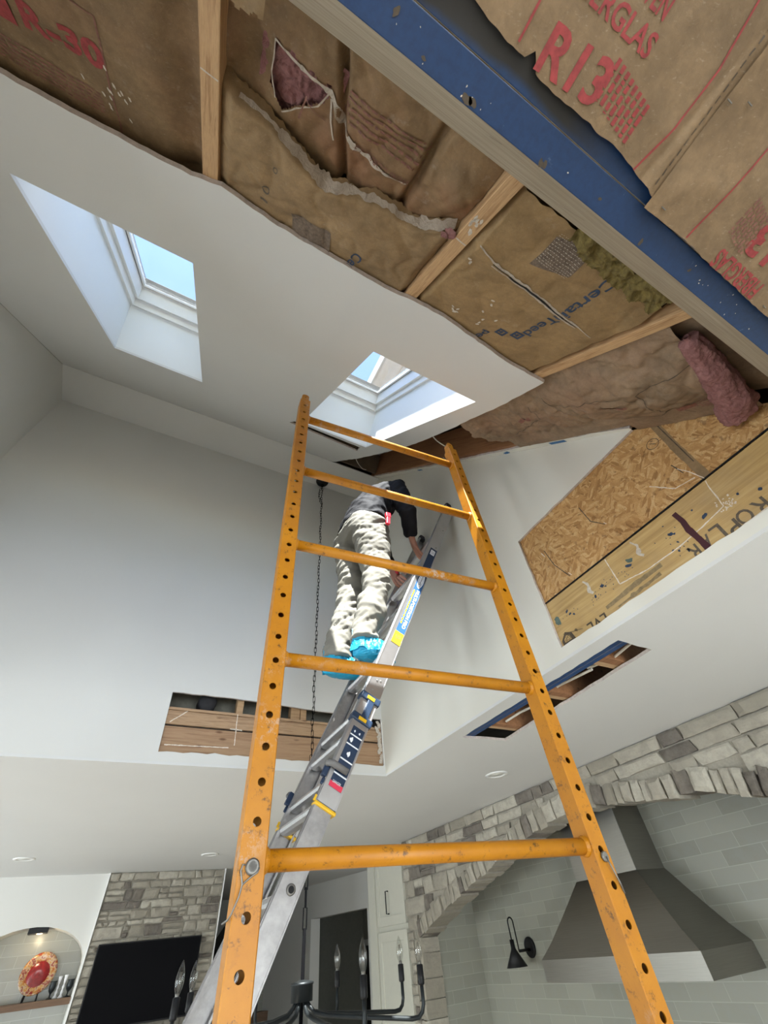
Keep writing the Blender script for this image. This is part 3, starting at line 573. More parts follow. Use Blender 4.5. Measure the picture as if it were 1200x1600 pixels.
# ================================================================== INSULATION BATTS
def crease(x, y, seed, s=6.0):
    v = noise.noise(Vector((x*s+seed, y*s*1.3, seed*2.1))); w = noise.noise(Vector((x*s*2.3, y*s*2.1+seed, 4.2)))
    return (1-abs(v)*3.0 if abs(v) < .33 else 0)*.6+(1-abs(w)*3.5 if abs(w) < .28 else 0)*.3+.5*noise.noise(Vector((x*s*.6, y*s*.6, seed)))
def sheet(name, u0, u1, v0, v1, hf, mat, parent, mp=S, res=.006, cut=None, lo=None, **kw):
    nu, nv_ = max(4, int((u1-u0)/res)), max(4, int((v1-v0)/res)); b = MB(); o = 0
    pts = [[(u0+(u1-u0)*i/nu, (lo(u0+(u1-u0)*i/nu) if lo else v0)*(1-j/nv_)+v1*j/nv_) for i in range(nu+1)] for j in range(nv_+1)]
    for row in pts:
        for u, v in row:
            w = hf(u, v)
            if mp is S and u < .966: w += min(1, max(0, (v-.29)/.05))*max(0, .0165-w)
            b.v.append(Vector(mp(u, v, w)))
    for j in range(nv_):
        for i in range(nu):
            u, v = pts[j][i]; a = j*(nu+1)+i
            if cut and cut(u+(u1-u0)/nu/2, v+(v1-v0)/nv_/2): continue
            b.face((a, a+1, a+nu+2, a+nu+1), True)
    return b.build(name, M[mat], parent, **kw)
def on(hf, mp=S, lift=.0012): return lambda u, v: mp(u, v, hf(u, v)-lift)
def bay_edge(u, a, b, w=.02): return max(0, 1-min(u-a, b-u)/w)
# --- bay A: brown batt with R-30 print
A = thing('insulation_batt', 'dark brown paper batt printed R-30 at the top left', 'insulation', S(-.56, .2, .03))
hA = lambda u, v: .030+.010*crease(u, v, 1.3, 5)+.03*math.exp(-((u+.30)/.05)**2)-.012*bay_edge(u, -.846, -.274, .008)
sheet('paper_facing', -.846, -.274, -.22, .60, hA, 'kraftA', A)
pA = on(hA)
text_mesh('red_lettering', 'R-30', M['redink'], A, pA, (-.624, .240), (1, -.08), (-.03, -1), .054, .150, bold=.035)
b = MB(); b.plate([(-.700, .256), (-.640, .254), (-.645, .192), (-.70, .190)], [], lambda u, v, w: pA(u, v)+Vector((0, 0, -w)), 0, .0002); b.build('red_block', M['redink'], A)
b = MB(); ribbon(b, [(-.60, .118), (-.515, .120), (-.474, .123), (-.474, .223), (-.473, .382), (-.472, .45)], .003, pA, .3); b.build('red_outline', M['redfaint'], A)
def print_rows(name, parent, mp, u0, u1, v0, v1, rows, mat, seed, horiz=True, wmin=.006, wmax=.02, fill=.55):
    rnd = random.Random(seed); b = MB()
    for r in range(rows):
        c = v0+(v1-v0)*(r+.5)/rows; h = (v1-v0)/rows*fill; u = u0
        while u < u1:
            w = rnd.uniform(wmin, wmax); e = min(u+w, u1)
            q = [(u, c-h/2), (e, c-h/2), (e, c+h/2), (u, c+h/2)]
            if not horiz: q = [(y, x) for x, y in q]
            o = len(b.v); b.v += [Vector(mp(*p)) for p in q]; b.face(range(o, o+4)); u = e+rnd.uniform(.002, .006)
    return b.build(name, M[mat], parent)
print_rows('fine_print', A, pA, -.72, -.50, .292, .352, 6, 'redfaint', 3, fill=.42)
b = MB()
for i in range(14): blot(b, -.47+random.gauss(0, .02), .27+random.gauss(0, .035), .0022, lambda u, v: pA(u, v)+nv*-.0006, i, 2.6, 1.2)
for i in range(6): blot(b, -.44+random.gauss(0, .02), .03+random.gauss(0, .02), .002, lambda u, v: pA(u, v)+nv*-.0006, i, 2.2, 1.2)
b.build('plaster_dust', M['dust'], A)
A2 = thing('insulation_batt', 'plain brown paper batt left of the R-30 batt, mostly out of the picture', 'insulation', S(-1.14, .2, .03))
sheet('paper_facing', -1.40, -.886, -.22, .60, lambda u, v: .024+.010*crease(u, v, 6.3, 5), 'kraftA', A2, res=.012)
# --- bay B: torn tan batt over an older reddish one
B = thing('insulation_batt', 'torn tan paper batt with exposed pink wool between the two smeared rafters', 'insulation', S(.05, .15, .03))
def lipv(u): return .075+.062*math.exp(-((u-.02)/.13)**2)+.03*math.exp(-((u-.22)/.06)**2)-.08*max(0, (u-.25))*4+.006*nz(u, 0, 2, 25)-.03*max(0, (-.19-u))*6
hB = lambda u, v: .012-.016*math.exp(-((v-.22)/.12)**2)*math.sin(math.pi*min(1, max(0, (u+.236)/.57)))+.013*crease(u, v, 2.2, 7)+.02*bay_edge(u, -.236, .338, .025)+.035*max(0, 1-(v-lipv(u))/.018)**2*(1 if v-lipv(u) < .018 else 0)
sheet('paper_facing', -.236, .336, .02, .60, hB, 'kraftB', B, lo=lambda u: lipv(u)+.003*nz(u*30, 1, 2)+.0015*nz(u*120, 3, 2), res=.004)
b = MB(); ribbon(b, [(u, lipv(u)+.0035) for u in [-.20+.012*i for i in range(45)]], [.003, .006, .0085, .006, .005, .007], lambda u, v: S(u, v, hB(u, v+.0)-.009), .8, .003); b.build('frayed_edge', M['fray'], B)
hB2 = lambda u, v: .050-.022*math.exp(-(((u-.10)/.12)**2+((v-.02)/.05)**2))-.035*math.exp(-(((u-.285)/.05)**2+((v+.02)/.06)**2))+.03*math.exp(-((u+.03-(v+.1)*.3)/.008)**2)+.03*math.exp(-((u-.195)/.010)**2)+.014*crease(u, v, 3.1, 8)+.03*math.exp(-(((u+.19)/.035)**2+((v-.02)/.06)**2))
in_pink = lambda u, v: (-.150 < u < -.035 and -.040+.012*(u+.15)/.1+.012*nz(u*60, 1) < v < .075-abs(u+.118)*.95+.004*nz(u*90, 2))
sheet('inner_paper', -.236, .336, -.22, .16, hB2, 'kraftBr', B, cut=in_pink, res=.005)
hP = lambda u, v: .072+.012*noise.noise(Vector((u*40, v*40, 1)))+.006*noise.noise(Vector((u*120, v*120, 1)))
sheet('pink_wool', -.175, -.01, -.06, .10, hP, 'pink', B, res=.003)
hb3 = lambda u, v: .022+.012*crease(u, v, 9.1, 9)
b = MB(); pB2 = on(hB2, lift=.003)
ribbon(b, [(-.150, -.040), (-.12, -.032), (-.08, -.028), (-.035, -.022), (-.0, .018), (.06, .045), (.12, .05), (.18, .045)], [.004, .007, .010, .012, .016, .013, .008], pB2, 1.0, .004)
ribbon(b, [(-.150, -.04), (-.150, .02), (-.135, .06)], .003, pB2, .7); ribbon(b, [(-.118, .078), (-.09, .05), (-.05, .012), (-.035, -.02)], .003, pB2, .9)
ribbon(b, [(-.03, -.01), (-.018, .03), (-.002, .06)], .004, pB2, .9); b.build('frayed_edge', M['fray'], B)
text_mesh('old_red_print', 'OWENS CORNING', M['redfaint'], B, pB2, (.195, .028), (-1, .0), (-.1, 1), .020, .15)
print_rows('old_red_print', B, pB2, .0, .19, -.055, .005, 5, 'redfaint', 6, fill=.35); 
b = MB(); ribbon(b, [(-.075, .01), (-.082, .07)], .003, pB2, .3); ribbon(b, [(-.075, .018), (-.03, .04)], .002, pB2, .3); b.build('red_outline', M['redfaint'], B)
hk = lambda u, v: -.004+.012*nz(u*20, v*20, 3)+.03*bay_edge(u, -.236, -.135, .03)*.3
sheet('torn_paper_flap', -.237, -.165, -.17, -.075, lambda u, v: .008+.05*max(0, v+.10)+.01*nz(u*30, v*30, 2), 'kraftB', B, res=.004, cut=lambda u, v: v > -.082+.25*(u+.237)*-1+.02*nz(u*60, v*30, 5))
pB = on(hB)
text_mesh('grey_stamp', '10', M['greyink'], B, pB, (-.108, .302), (0, -1), (-1, 0), .020, .055); text_mesh('grey_stamp', 'o', M['greyink'], B, pB, (-.098, .196), (0, -1), (-1, 0), .012, .016)
text_mesh('blue_lettering', 'Cer', M['blueink'], B, pB, (.141, .285), (-.05, 1), (1, .0), .030, .088, bold=.015)
b = MB(); b.mats_hint = (0,); hh = [(-.050, .288), (.055, .272), (.078, .345), (.07, .385), (-.035, .375), (-.03, .32)]; b.v = []; 
bb = MB(); bb.grid(20, 14, lambda i, j: pB(-.045+i*.11+.02*j, .285+j*.10-.012*i), False); bb.build('smudged_stamp', M['meshpatch'], B)
b = MB(); blot(b, .322, .060, .014, lambda u, v: S(u, v, .012), 3, 1.3, .6); blot(b, .312, .072, .008, lambda u, v: S(u, v, .010), 5, 1.3, .6); b.build('pink_wool', M['pink'], B)
# --- bay C: gold batt with blue lettering, slit and yellow wool
C = thing('insulation_batt', 'gold-brown paper batt with blue lettering and a long white-edged slit', 'insulation', S(.65, .15, .03))
slit = [(.395, .030), (.455, .049), (.513, .054), (.590, .062), (.703, .077), (.795, .077), (.859, .086)]
def sd(u, v):
    d = 9
    for i in range(len(slit)-1):
        a, c = Vector(slit[i]), Vector(slit[i+1]); p = Vector((u, v)); t = max(0, min(1, (p-a).dot(c-a)/(c-a).length_squared)); d = min(d, (p-(a+(c-a)*t)).length)
    return d
hC = lambda u, v: .010+.008*crease(u, v, 5.7, 5)-.012*math.exp(-(sd(u, v)/.03)**2)+.03*bay_edge(u, .376, .924, .02)+(.02 if v < -.04 else 0)*min(1, (-.04-v)/.05)
topC = lambda u: (-.125 if u < .56 else -.125+min(.026, (u-.56)*.6))+.008*nz(u*30, 1)
sheet('paper_facing', .376, .924, -.22, .60, hC, 'kraftC', C, lo=topC, cut=lambda u, v: (sd(u, v) < .0035*max(0, 1-abs(u-.62)/.13)), res=.004)
sheet('back_paper', .376, .924, -.22, .2, lambda u, v: .06, 'kraftA', C, res=.05)
pC = on(hC)
b = MB(); ribbon(b, [(u, v-.004) for u, v in slit], [.004, .008, .010, .008, .009, .007, .003], on(hC, lift=.0016), .9, .004); ribbon(b, [(u, v+.007) for u, v in slit[1:-1]], [.003, .006, .009, .005], on(hC, lift=.0014), 1.0, .004); b.build('frayed_edge', M['fray'], C)
b = MB(); ribbon(b, slit[1:-1], [.002, .005, .007, .007, .005, .002], on(hC, lift=.0022), .3, .004); b.build('slit_shadow_gap', M['black'], C)
text_mesh('blue_lettering', 'CertainTeed', M['blueink'], C, pC, (.715, -.092), (.012, 1), (1, -.0), .034, .322, bold=.015)
def logo(u, v, s):
    b = MB()
    for (a, c, d, e) in ((0, 0, 1, .22), (0, .78, 1, 1), (0, 0, .22, 1), (.78, 0, 1, 1), (.38, .3, .62, .7), (.22, .42, .4, .58)): b.plate([(u+a*s, v+c*s), (u+d*s, v+c*s), (u+d*s, v+e*s), (u+a*s, v+e*s)], [], lambda x, y, w: pC(x, y)+Vector((0, 0, -w)), 0, .0002)
    b.build('blue_mark', M['blueink'], C)
logo(.700, .236, .036); logo(.655, .262, .034)
text_mesh('blue_lettering', 'peed', M['blueink'], C, pC, (.628, .306), (-.16, 1), (1, .0), .028, .10, bold=.015)
bb = MB(); bb.grid(16, 12, lambda i, j: pC(.528+i*.105, -.085+j*.085-.03*i), False); bb.build('smudged_stamp', M['meshpatch'], C)
print_rows('stamp_text', C, on(hC, lift=.002), .53, .63, -.10, -.02, 12, 'dust', 9, horiz=True, wmin=.002, wmax=.007, fill=.18)
b = MB()
for i in range(16):
    c = random.choice(((.565, .198), (.589, .26), (.489, .297), (.73, .365), (.42, .10))); blot(b, c[0]+random.gauss(0, .012), c[1]+random.gauss(0, .02), .0035, lambda u, v: pC(u, v)-nv*.0008, i, 1.8, i)
b.build('plaster_fleck', M['dust'], C)
hy = lambda u, v: .016+.016*noise.noise(Vector((u*30, v*30, 7)))+.01*noise.noise(Vector((u*90, v*90, 7)))
sheet('yellow_wool', .545, .88, -.15, -.055, hy, 'yellow_wool', C, res=.004, cut=lambda u, v: v > topC(u)+.014+.01*nz(u*40, 2))
# --- bay D: sagging grey-brown batt along the right wall
Dd = thing('insulation_batt', 'sagging grey-brown wrinkled batt with pink roll end above the strand board', 'insulation', S(1.2, .4, .03))
uD = lambda v: (1.480 if v < .345 else 1.434)+.004*nz(v*9, 2)
def hD(u, v):
    w = hD0(u, v); m = min(1, max(0, (u-1.34)/.05))*min(1, max(0, (1.06-v)/.06)); return w*(1-m)+m*(-.001+.006*crease(u, v, 3.3, 9)*.5)
def hD0(u, v):
    k = math.sin(math.pi*min(1, max(0, (u-.967)/.48)))
    return .030-.085*k*(.7+.3*math.sin(v*6.0))-.03*max(0, (u-1.40)/.08)+.020*crease(u, v, 7.7, 6)+.012*crease(u, v, 1.7, 13)+.045*math.exp(-(((v-.46+(u-1.25)*.5))/.022)**2)*(1 if u > 1.18 else .3)+.05*max(0, (v-.8))
sheet('paper_facing', .967, 1.50, -.075, 1.10, hD, 'kraftD', Dd, cut=lambda u, v: u > uD(v) or v > 1.10-.35*max(0, (u-1.30))*1.2+.03*nz(u*20, v*9, 4), res=.006)
pD = on(hD, lift=.0045)
sheet('back_paper', .966, 1.475, -.24, .5, lambda u, v: .055+.012*nz(u*9, v*9, 2), 'kraftD', Dd, res=.02)
b = MB()
for pts in ([(1.134, -.061), (1.164, .136), (1.332, .151), (1.426, .096)], [(1.208, .165), (1.167, .184), (1.131, .274), (1.126, .467), (1.06, .48)], [(1.35, .12), (1.40, .20), (1.36, .33)], [(1.10, .6), (1.2, .62), (1.3, .9)]): ribbon(b, pts, .0028, pD, .5)
b.build('outline_print', M['blackink'], Dd)
b = MB(); b.grid(10, 6, lambda i, j: pD(1.375-i*.012+j*.022, .135-i*.07), False); b.grid(8, 6, lambda i, j: pD(1.178-i*.02+j*.022, .746-i*.09), False); b.grid(10, 5, lambda i, j: pD(1.187+i*.03+j*.012, .30-i*.09), False); b.build('red_block', M['redfaint'], Dd)
print_rows('red_stripes', Dd, pD, -.02, .06, 1.352, 1.40, 5, 'redfaint', 4, horiz=False, wmin=.01, wmax=.05, fill=.5)
b = MB()
def roll(i, j):
    t = i*.43; a = j*2*math.pi; r = (.026+.030*i)*(1+.22*noise.noise(Vector((i*7, math.cos(a)*2, math.sin(a)*2)))+.10*noise.noise(Vector((i*40, math.cos(a)*5, math.sin(a)*5)))+.05*noise.noise(Vector((i*110, math.cos(a)*16, math.sin(a)*16))))*(1 if .03 < i < .97 else .3)
    c = S(1.025+t, -.092+.066*i**1.3, .012-.035*i); return c+(tv*math.cos(a)+nv*math.sin(a))*r
b.grid(110, 60, roll); b.build('pink_wool', M['pink'], Dd)
# --- ceiling batts beyond the beam (R13)
def flat_batt(label, x0, x1, edge, seed, mat='kraftE', tilt=0):
    t = thing('insulation_batt', label, 'insulation', ((x0+x1)/2, -.5, ZC))
    h = lambda u, v: .006+.004*crease(u, v, seed, 5)+.003*math.exp(-((u-x1+.03)/.006)**2)-.0035*math.exp(-((u-x1+.045+.12*(v+.2))/.004)**2)
    E = lambda u: next((a[1]+(c[1]-a[1])*(u-a[0])/(c[0]-a[0]) for a, c in zip(edge, edge[1:]) if a[0] <= u <= c[0]), edge[-1][1])+.0015*nz(u*70, seed)
    mp = lambda u, v, w=0: Vector((u, v, ZC-w))
    nu = int((x1-x0)/.0045); b = MB(); rows = 150
    for j in range(rows+1):
        for i in range(nu+1): u = x0+(x1-x0)*i/nu; v = E(u)-(j/rows)**1.6*(E(u)+1.12); b.v.append(mp(u, v, h(u, v)))
    for j in range(rows):
        for i in range(nu): a = j*(nu+1)+i; b.face((a, a+1, a+nu+2, a+nu+1), True)
    b.build('paper_facing', M[mat], t); return t, (lambda u, v: mp(u, v, h(u, v)+.0009))
e0 = [(-.30, -.175), (.09, -.185)]
flat_batt('paper ceiling batt left of the R13 print, mostly out of the picture', -.30, .088, e0, 2.0)
for xa_, xb_, sd_ in ((-.68, -.29, 11.0), (-1.06, -.67, 12.0), (-1.405, -1.05, 13.0)):
    flat_batt({-.68: 'plain paper ceiling batt left of the camera, first of three', -1.06: 'plain paper ceiling batt left of the camera, middle of three', -1.405: 'plain paper ceiling batt left of the camera, against the left wall'}[xa_], xa_, xb_, [(xa_-.01, -.176), (xb_+.01, -.178)], sd_)
e1 = [(.088, -.181), (.150, -.173), (.178, -.174), (.187, -.185), (.201, -.169), (.239, -.168), (.300, -.170), (.312, -.168), (.352, -.171), (.391, -.167), (.451, -.158), (.4700, -.152)]
b1, p1 = flat_batt('tan ceiling batt with large red R13 reading upright beside the blue beam', .088, .462, e1, 4.0)
text_mesh('red_lettering', 'R13', M['redink'], b1, p1, (.194, -.173), (1, -.10), (.02, -1), .044, .095, bold=.025)
text_mesh('red_lettering', 'FIBERGLAS', M['redink'], b1, p1, (.180, -.243), (1, -.02), (.0, -1), .022, .137, bold=.02)
text_mesh('red_lettering', 'OWEN', M['redink'], b1, p1, (.245, -.276), (1, -.02), (.0, -1), .022, .064, bold=.02)
def grid_print(t, p, u0, v0, du, dv, mat, seed):
    rnd = random.Random(seed); b = MB()
    for c in range(8):
        vv = 0
        while vv < 1:
            L = rnd.uniform(.08, .26); e = min(1, vv+L); uu = (c+.5)/8
            q = [(u0+du*(uu-.035), v0+dv*vv+.012*uu), (u0+du*(uu+.035), v0+dv*vv+.012*uu), (u0+du*(uu+.035), v0+dv*e+.012*uu), (u0+du*(uu-.035), v0+dv*e+.012*uu)]
            o = len(b.v); b.v += [Vector(p(*k)) for k in q]; b.face(range(o, o+4)); vv = e+rnd.uniform(.03, .07)
    b.build('small_red_text', M[mat], t)
grid_print(b1, p1, .283, -.232, .078, .042, 'redink', 2)
b = MB(); ribbon(b, [(.394, -.166), (.409, -.224), (.413, -.288), (.402, -.347), (.40, -.5)], .0028, p1, .3); ribbon(b, [(.163, -.180), (.165, -.26), (.16, -.4)], .0028, p1, .3); b.build('red_line', M['redink'], b1)
b = MB()
for v in [(-.17-.012*i) for i in range(26)]: ribbon(b, [(.437+.002*nz(v*30, 1), v), (.437, v-.008)], .002, p1, .8, .003)
b.build('perforation', M['blackink'], b1)
e2 = [(.446, -.143), (.536, -.147), (.609, -.145), (.730, -.1435), (.870, -.143)]
b2, p2 = flat_batt('tan ceiling batt with upside-down red lettering at the right edge', .446, .862, e2, 6.0)
for o in b2.children: o.location.z -= .004
p2b = lambda u, v: p2(u, v)+Vector((0, 0, -.004))
text_mesh('red_lettering', 'R13', M['redink'], b2, p2b, (.760, -.232), (-1, .05), (0, 1), .044, .115, bold=.03)
text_mesh('red_lettering', 'FIBERGLAS', M['redink'], b2, p2b, (.738, -.171), (-1, .01), (.0, 1), .026, .125, bold=.02)
grid_print(b2, p2b, .598, -.238, .055, .05, 'redfaint', 5)
b = MB(); ribbon(b, [(.543, -.150), (.550, -.22), (.553, -.281), (.55, -.5)], .0028, p2b, .3); b.build('red_line', M['redink'], b2)
flat_batt('paper ceiling batt at the right picture edge beyond the upside-down print', .858, 1.26, [(.858, -.143), (1.27, -.145)], 8.0)
flat_batt('paper ceiling batt against the right wall, out of the picture', 1.255, 1.47, [(1.25, -.145), (1.48, -.145)], 9.0)
for i, (x, y, lb) in enumerate(((.452, -.276, 'upper left staple in the ceiling batt paper'), (.480, -.288, 'upper right bright staple in the ceiling batt paper'), (.474, -.157, 'staple near the torn corner of the ceiling batt by the blue beam'), (.776, -.151, 'staple at the right edge by the blue beam'))):
    b = MB(); b.obox((x, y, ZC-.0125), (.0045, 0, 0), (0, .0006, 0), (0, 0, .0006)); tag(b.build('staple', M['galv']), lb, 'staple', 'staples in the ceiling batts')

# ================================================================== SCAFFOLD
sc = thing('scaffold_frame', 'yellow steel scaffold end frame with round rungs in the foreground', 'scaffold', (.62, .88, 0))
su = Vector((math.cos(R(-4.554)), math.sin(R(-4.554)), 0)); sv = Vector((-su.y, su.x, 0)); PLc, PRc = Vector((.231, .909, 0)), Vector((1.0105, .847, 0))
def perforated_post(c, z0, z1, holes, hw=.0225, hd=.025, rr=.0075):
    b = MB(); zs = [h for h in holes if z0+.02 < h < z1-.02]; 
    def P(u, w, z): return c+su*u+sv*w+Vector((0, 0, z))
    N = 16
    for side in (-1, 1):
        w = side*hd; edges = [z0]+[(a+b_)/2 for a, b_ in zip(zs, zs[1:])]+[z1]
        for i, h in enumerate(zs):
            za, zb = edges[i], edges[i+1]; ins = .002
            sq = []; ci = []; cin = []
            for k in range(N):
                t = 2*math.pi*k/N; cx, cz = math.cos(t), math.sin(t); m = max(abs(cx), abs(cz)); hwx = hw-ins
                sx = cx/m; sz = cz/m; sq.append(P(sx*hwx, w, h+(sz*((zb-h) if sz > 0 else (h-za))))); ci.append(P(cx*rr, w, h+cz*rr)); cin.append(P(cx*rr, w-side*.003, h+cz*rr))
            o = len(b.v); b.v += sq+ci+cin
            for k in range(N):
                k2 = (k+1) % N; q1 = (o+k, o+k2, o+N+k2, o+N+k); q2 = (o+N+k, o+N+k2, o+2*N+k2, o+2*N+k)
                b.face(q1 if side < 0 else q1[::-1]); b.face(q2 if side < 0 else q2[::-1])
    ins = .002   # rounded side faces
    prof = [(hw-ins, -hd), (hw, -hd+ins), (hw, hd-ins), (hw-ins, hd)]
    for sgn in (-1, 1):
        for (a, c_) in zip(prof, prof[1:]):
            q = [P(sgn*a[0], a[1], z0), P(sgn*c_[0], c_[1], z0), P(sgn*c_[0], c_[1], z1), P(sgn*a[0], a[1], z1)]; o = len(b.v); b.v += q; b.face((o, o+1, o+2, o+3) if sgn > 0 else (o+3, o+2, o+1, o))
    return b
HZ = [1.989+.0605*k for k in range(-27, 29)]
for c, nm in ((PLc, 'L'), (PRc, 'R')):
    perforated_post(c, .35, 3.735, HZ).build('post', M['yellow'], sc)
    b = MB()   # coupling pin: narrower rounded tongue with a bolt hole
    N = 20; prof = [(-.016, 3.66), (.016, 3.66), (.016, 3.785)]+[(.016*math.cos(t), 3.785+.016*math.sin(t)) for t in [math.pi*k/10 for k in range(1, 10)]]+[(-.016, 3.785)]
    hole = [(.0045*math.cos(2*math.pi*k/12), 3.778+.0045*math.sin(2*math.pi*k/12)) for k in range(12)]
    b.plate(prof, [hole], lambda u, v, w: c+su*u+sv*w+Vector((0, 0, v)), -.016, .016); b.build('coupling_pin', M['yellow'], sc, recalc=True, bevel=.004)
    b = MB(); b.tube([c+Vector((0, 0, .05)), c+Vector((0, 0, .36))], .016, 16); b.build('caster_stem', M['galv'], sc)
    b = MB(); b.lathe([(.02, -.018), (.05, -.018), (.055, -.01), (.055, .01), (.05, .018), (.02, .018)], c+Vector((0, 0, .056)), 24, axis=su); b.build('caster_wheel', M['rubber'], sc)
for z in (3.612, 3.237, 2.863, 2.490, 2.120, 1.748, 1.375, 1.0, .62):
    b = MB(); b.tube([PLc+su*.022+Vector((0, 0, z)), PRc-su*.022+Vector((0, 0, z))], .0162, 20); o = b.build('rung', M['yellow'], sc)
    w = MB()
    for p, sg in ((PLc+su*.0225, 1), (PRc-su*.0225, -1)): w.lathe([(.0205, 0), (.0195, .004), (.0165, .008)], p+Vector((0, 0, z)), 20, axis=su*sg)
    w.build('weld_bead', M['yellow'], o)
b = MB(); b.tube([PLc-sv*.032+Vector((0, 0, 2.1095)), PLc+sv*.035+Vector((0, 0, 2.1095))], .0072, 14); b.lathe([(.0105, 0), (.0115, .002), (.0115, .004), (.009, .006)], PLc-sv*.026+Vector((0, 0, 2.1095)), 20, axis=-sv); sp = b.build('snap_pin', M['galv'], sc)
pw = lambda a, c: PLc-sv*(.030+.0*a)+su*a+Vector((0, 0, c))
b = MB(); b.tube([pw(-.012, 2.112), pw(-.016, 2.113), pw(-.018, 2.105), pw(-.013, 2.088), pw(-.016, 2.074), pw(-.024, 2.055), pw(-.0275, 2.049)-sv*-.005, pw(-.033, 2.046)+sv*.02], .0014, 8)
b.tube([pw(-.013, 2.088), pw(-.002, 2.096), pw(.009, 2.102), pw(.0115, 2.108)], .0014, 8); b.build('wire_clip', M['galv'], sp)
b = MB(); cc = PRc-sv*.026+Vector((0, 0, 2.097)); b.lathe([(.009, 0), (.010, .003), (.008, .006)], cc, 16, axis=-sv); b.tube([cc-sv*.006, cc-sv*.008+Vector((.004, 0, -.02)), cc-sv*.006+Vector((.014, 0, -.045)), cc+Vector((.022, 0, -.062))], .0018, 8); b.build('snap_pin', M['galv'], sc)

# ================================================================== EXTENSION LADDER
ld = thing('extension_ladder', 'aluminium extension ladder with blue label leaning on the right wall under the worker', 'ladder', (.0, 1.58, 0))
LD = Vector((.5121, 0, 1)).normalized(); LN = Vector((LD.z, 0, -LD.x))      # along rail up, and across depth towards the wall
lp = lambda z, d, y: Vector((-.655+.5121*z, y, z))+LN*d                       # point on the rail: height z of the front edge, depth d
def rail(z0, z1, yo, yi, depth, mat='alu'):
    """C-channel: web at yo, flanges towards yi, with front ribs"""
    b = MB(); s = 1 if yi > yo else -1; th = .003
    def bar(d0, d1, ya, yb):
        p0, p1 = lp(z0, (d0+d1)/2, (ya+yb)/2), lp(z1, (d0+d1)/2, (ya+yb)/2); b.obox((p0+p1)/2, (p1-p0)/2, LN*(d1-d0)/2, Vector((0, abs(yb-ya)/2, 0)))
    bar(0, depth, yo, yo+s*th); bar(0, .006, yo+s*th, yi); bar(depth-.006, depth, yo+s*th, yi); bar(.006, .012, yi-s*.004, yi); bar(-.0022, 0, yo+s*.006, yo+s*.010); bar(-.0022, 0, yi-s*.010, yi-s*.006)
    bar(.001, .0045, yo-s*.0015, yo); bar(depth-.0045, depth-.001, yo-s*.0015, yo)
    return b
YN, YFAR = 1.393, 1.777
for yo, yi in ((YN, YN+.030), (YFAR, YFAR-.030)):
    rail(2.325, 4.085, yo, yi, .070).build('upper_rail', M['alu'], ld)
    s = 1 if yi > yo else -1
    rail(.03, 3.0, yo+s*.005, yi+s*.004, .062).build('lower_rail', M['alu_dull'], ld)
    b = MB(); c = lp(4.085, .035, (yo+yi)/2); b.obox(c, LD*.022, LN*.040, (0, .020, 0)); b.build('end_cap', M['rubber'], ld, bevel=.012)
    b = MB(); c = lp(.03, .03, (yo+yi)/2); b.obox(c, LD*.03, LN*.04, (0, .024, 0)); b.build('rubber_foot', M['rubber'], ld, bevel=.006)
    b = MB(); c = lp(2.318, .035, (yo+yi)/2); b.obox(c, LD*.0055, LN*.038, (0, .0185, 0)); b.build('collar', M['yellowplastic'], ld, bevel=.004)
RZ = [3.745, 3.45, 3.155, 2.86, 2.61, 2.53, 2.39, 2.325]+[2.12-.29*k for k in range(7)]
for i, z in enumerate(RZ):
    if z < .15: continue
    b = MB(); c = lp(z, .030, (YN+YFAR)/2); hw = (YFAR-YN)/2-.028
    n = 12; prof = [(.030*math.cos(t)*(1.0), .016*math.sin(t)) for t in [2*math.pi*k/n for k in range(n)]]
    hx, hz = Vector((1, 0, 0)), Vector((0, 0, 1)); o = len(b.v)
    for yy in (-hw, hw): b.v += [c+hx*p[0]+hz*p[1]+Vector((0, yy, 0)) for p in prof]
    for k in range(n): b.face((o+k, o+n+k, o+n+(k+1) % n, o+(k+1) % n), False)
    for q in (-1, 0, 1): b.obox(c+hz*.0145+hx*q*.010, (.002, 0, 0), (0, hw, 0), (0, 0, .0012))
    b.build('rung', M['alu'], ld)
for z in (2.12, 1.83):
    b = MB(); b.lathe([(.0075, 0), (.0125, 0), (.0125, .003), (.0075, .003)], lp(z+.02, .034, YN+.004), 20, axis=(0, -1, 0)); b.build('rung_ferrule', M['galv'], ld)
    b = MB(); b.lathe([(.0078, 0), (.0078, .0016)], lp(z+.02, .034, YN+.0014), 20, axis=(0, -1, 0)); b.build('rung_bore', M['black'], ld)
for yy, s in ((YN, -1), (YFAR, 1)):     # rung lock handles
    b = MB(); b.obox(lp(2.405, -.010, yy-s*.012), LD*.022, LN*.009, (0, .009, 0)); b.obox(lp(2.375, -.004, yy-s*.012), LD*.010, LN*.006, (0, .006, 0)); lk = b.build('rung_lock', M['navy'], ld, bevel=.003)
    b = MB(); p = lp(2.418, -.014, yy-s*.004); b.tube([p+Vector((0, -s*.0, 0)), p+Vector((0, s*.012, 0)), p+Vector((0, s*.022, 0))+LN*.012, p+Vector((0, s*.024, 0))+LN*.066], .0105, 14); b.build('lock_handle', M['greyplastic'], lk)
    b = MB(); b.obox(lp(2.33, -.004, yy-s*.012), LD*.008, LN*.004, (0, .004, 0)); b.build('latch_tip', M['yellowplastic'], lk)
# navy strap bracket around the near rail
for zc, top in ((2.665, 1), (2.585, 0)):
    b = MB(); c = lp(zc, .034, YN+.012); b.obox(c, LD*.014, LN*.042, (0, .020, 0)); hb = b.build('bracket_band', M['nylon'], ld, bevel=.005)
    b = MB(); b.obox(lp(zc-.002, .034, YN-.0085), LD*.006, LN*.016, (0, .0012, 0)); b.build('yellow_tab', M['yellowplastic'], hb)
b = MB(); b.obox(lp(2.625, .040, YN-.0035), LD*.045, LN*.014, (0, .004, 0)); b.build('bracket_body', M['nylon'], ld, bevel=.003)
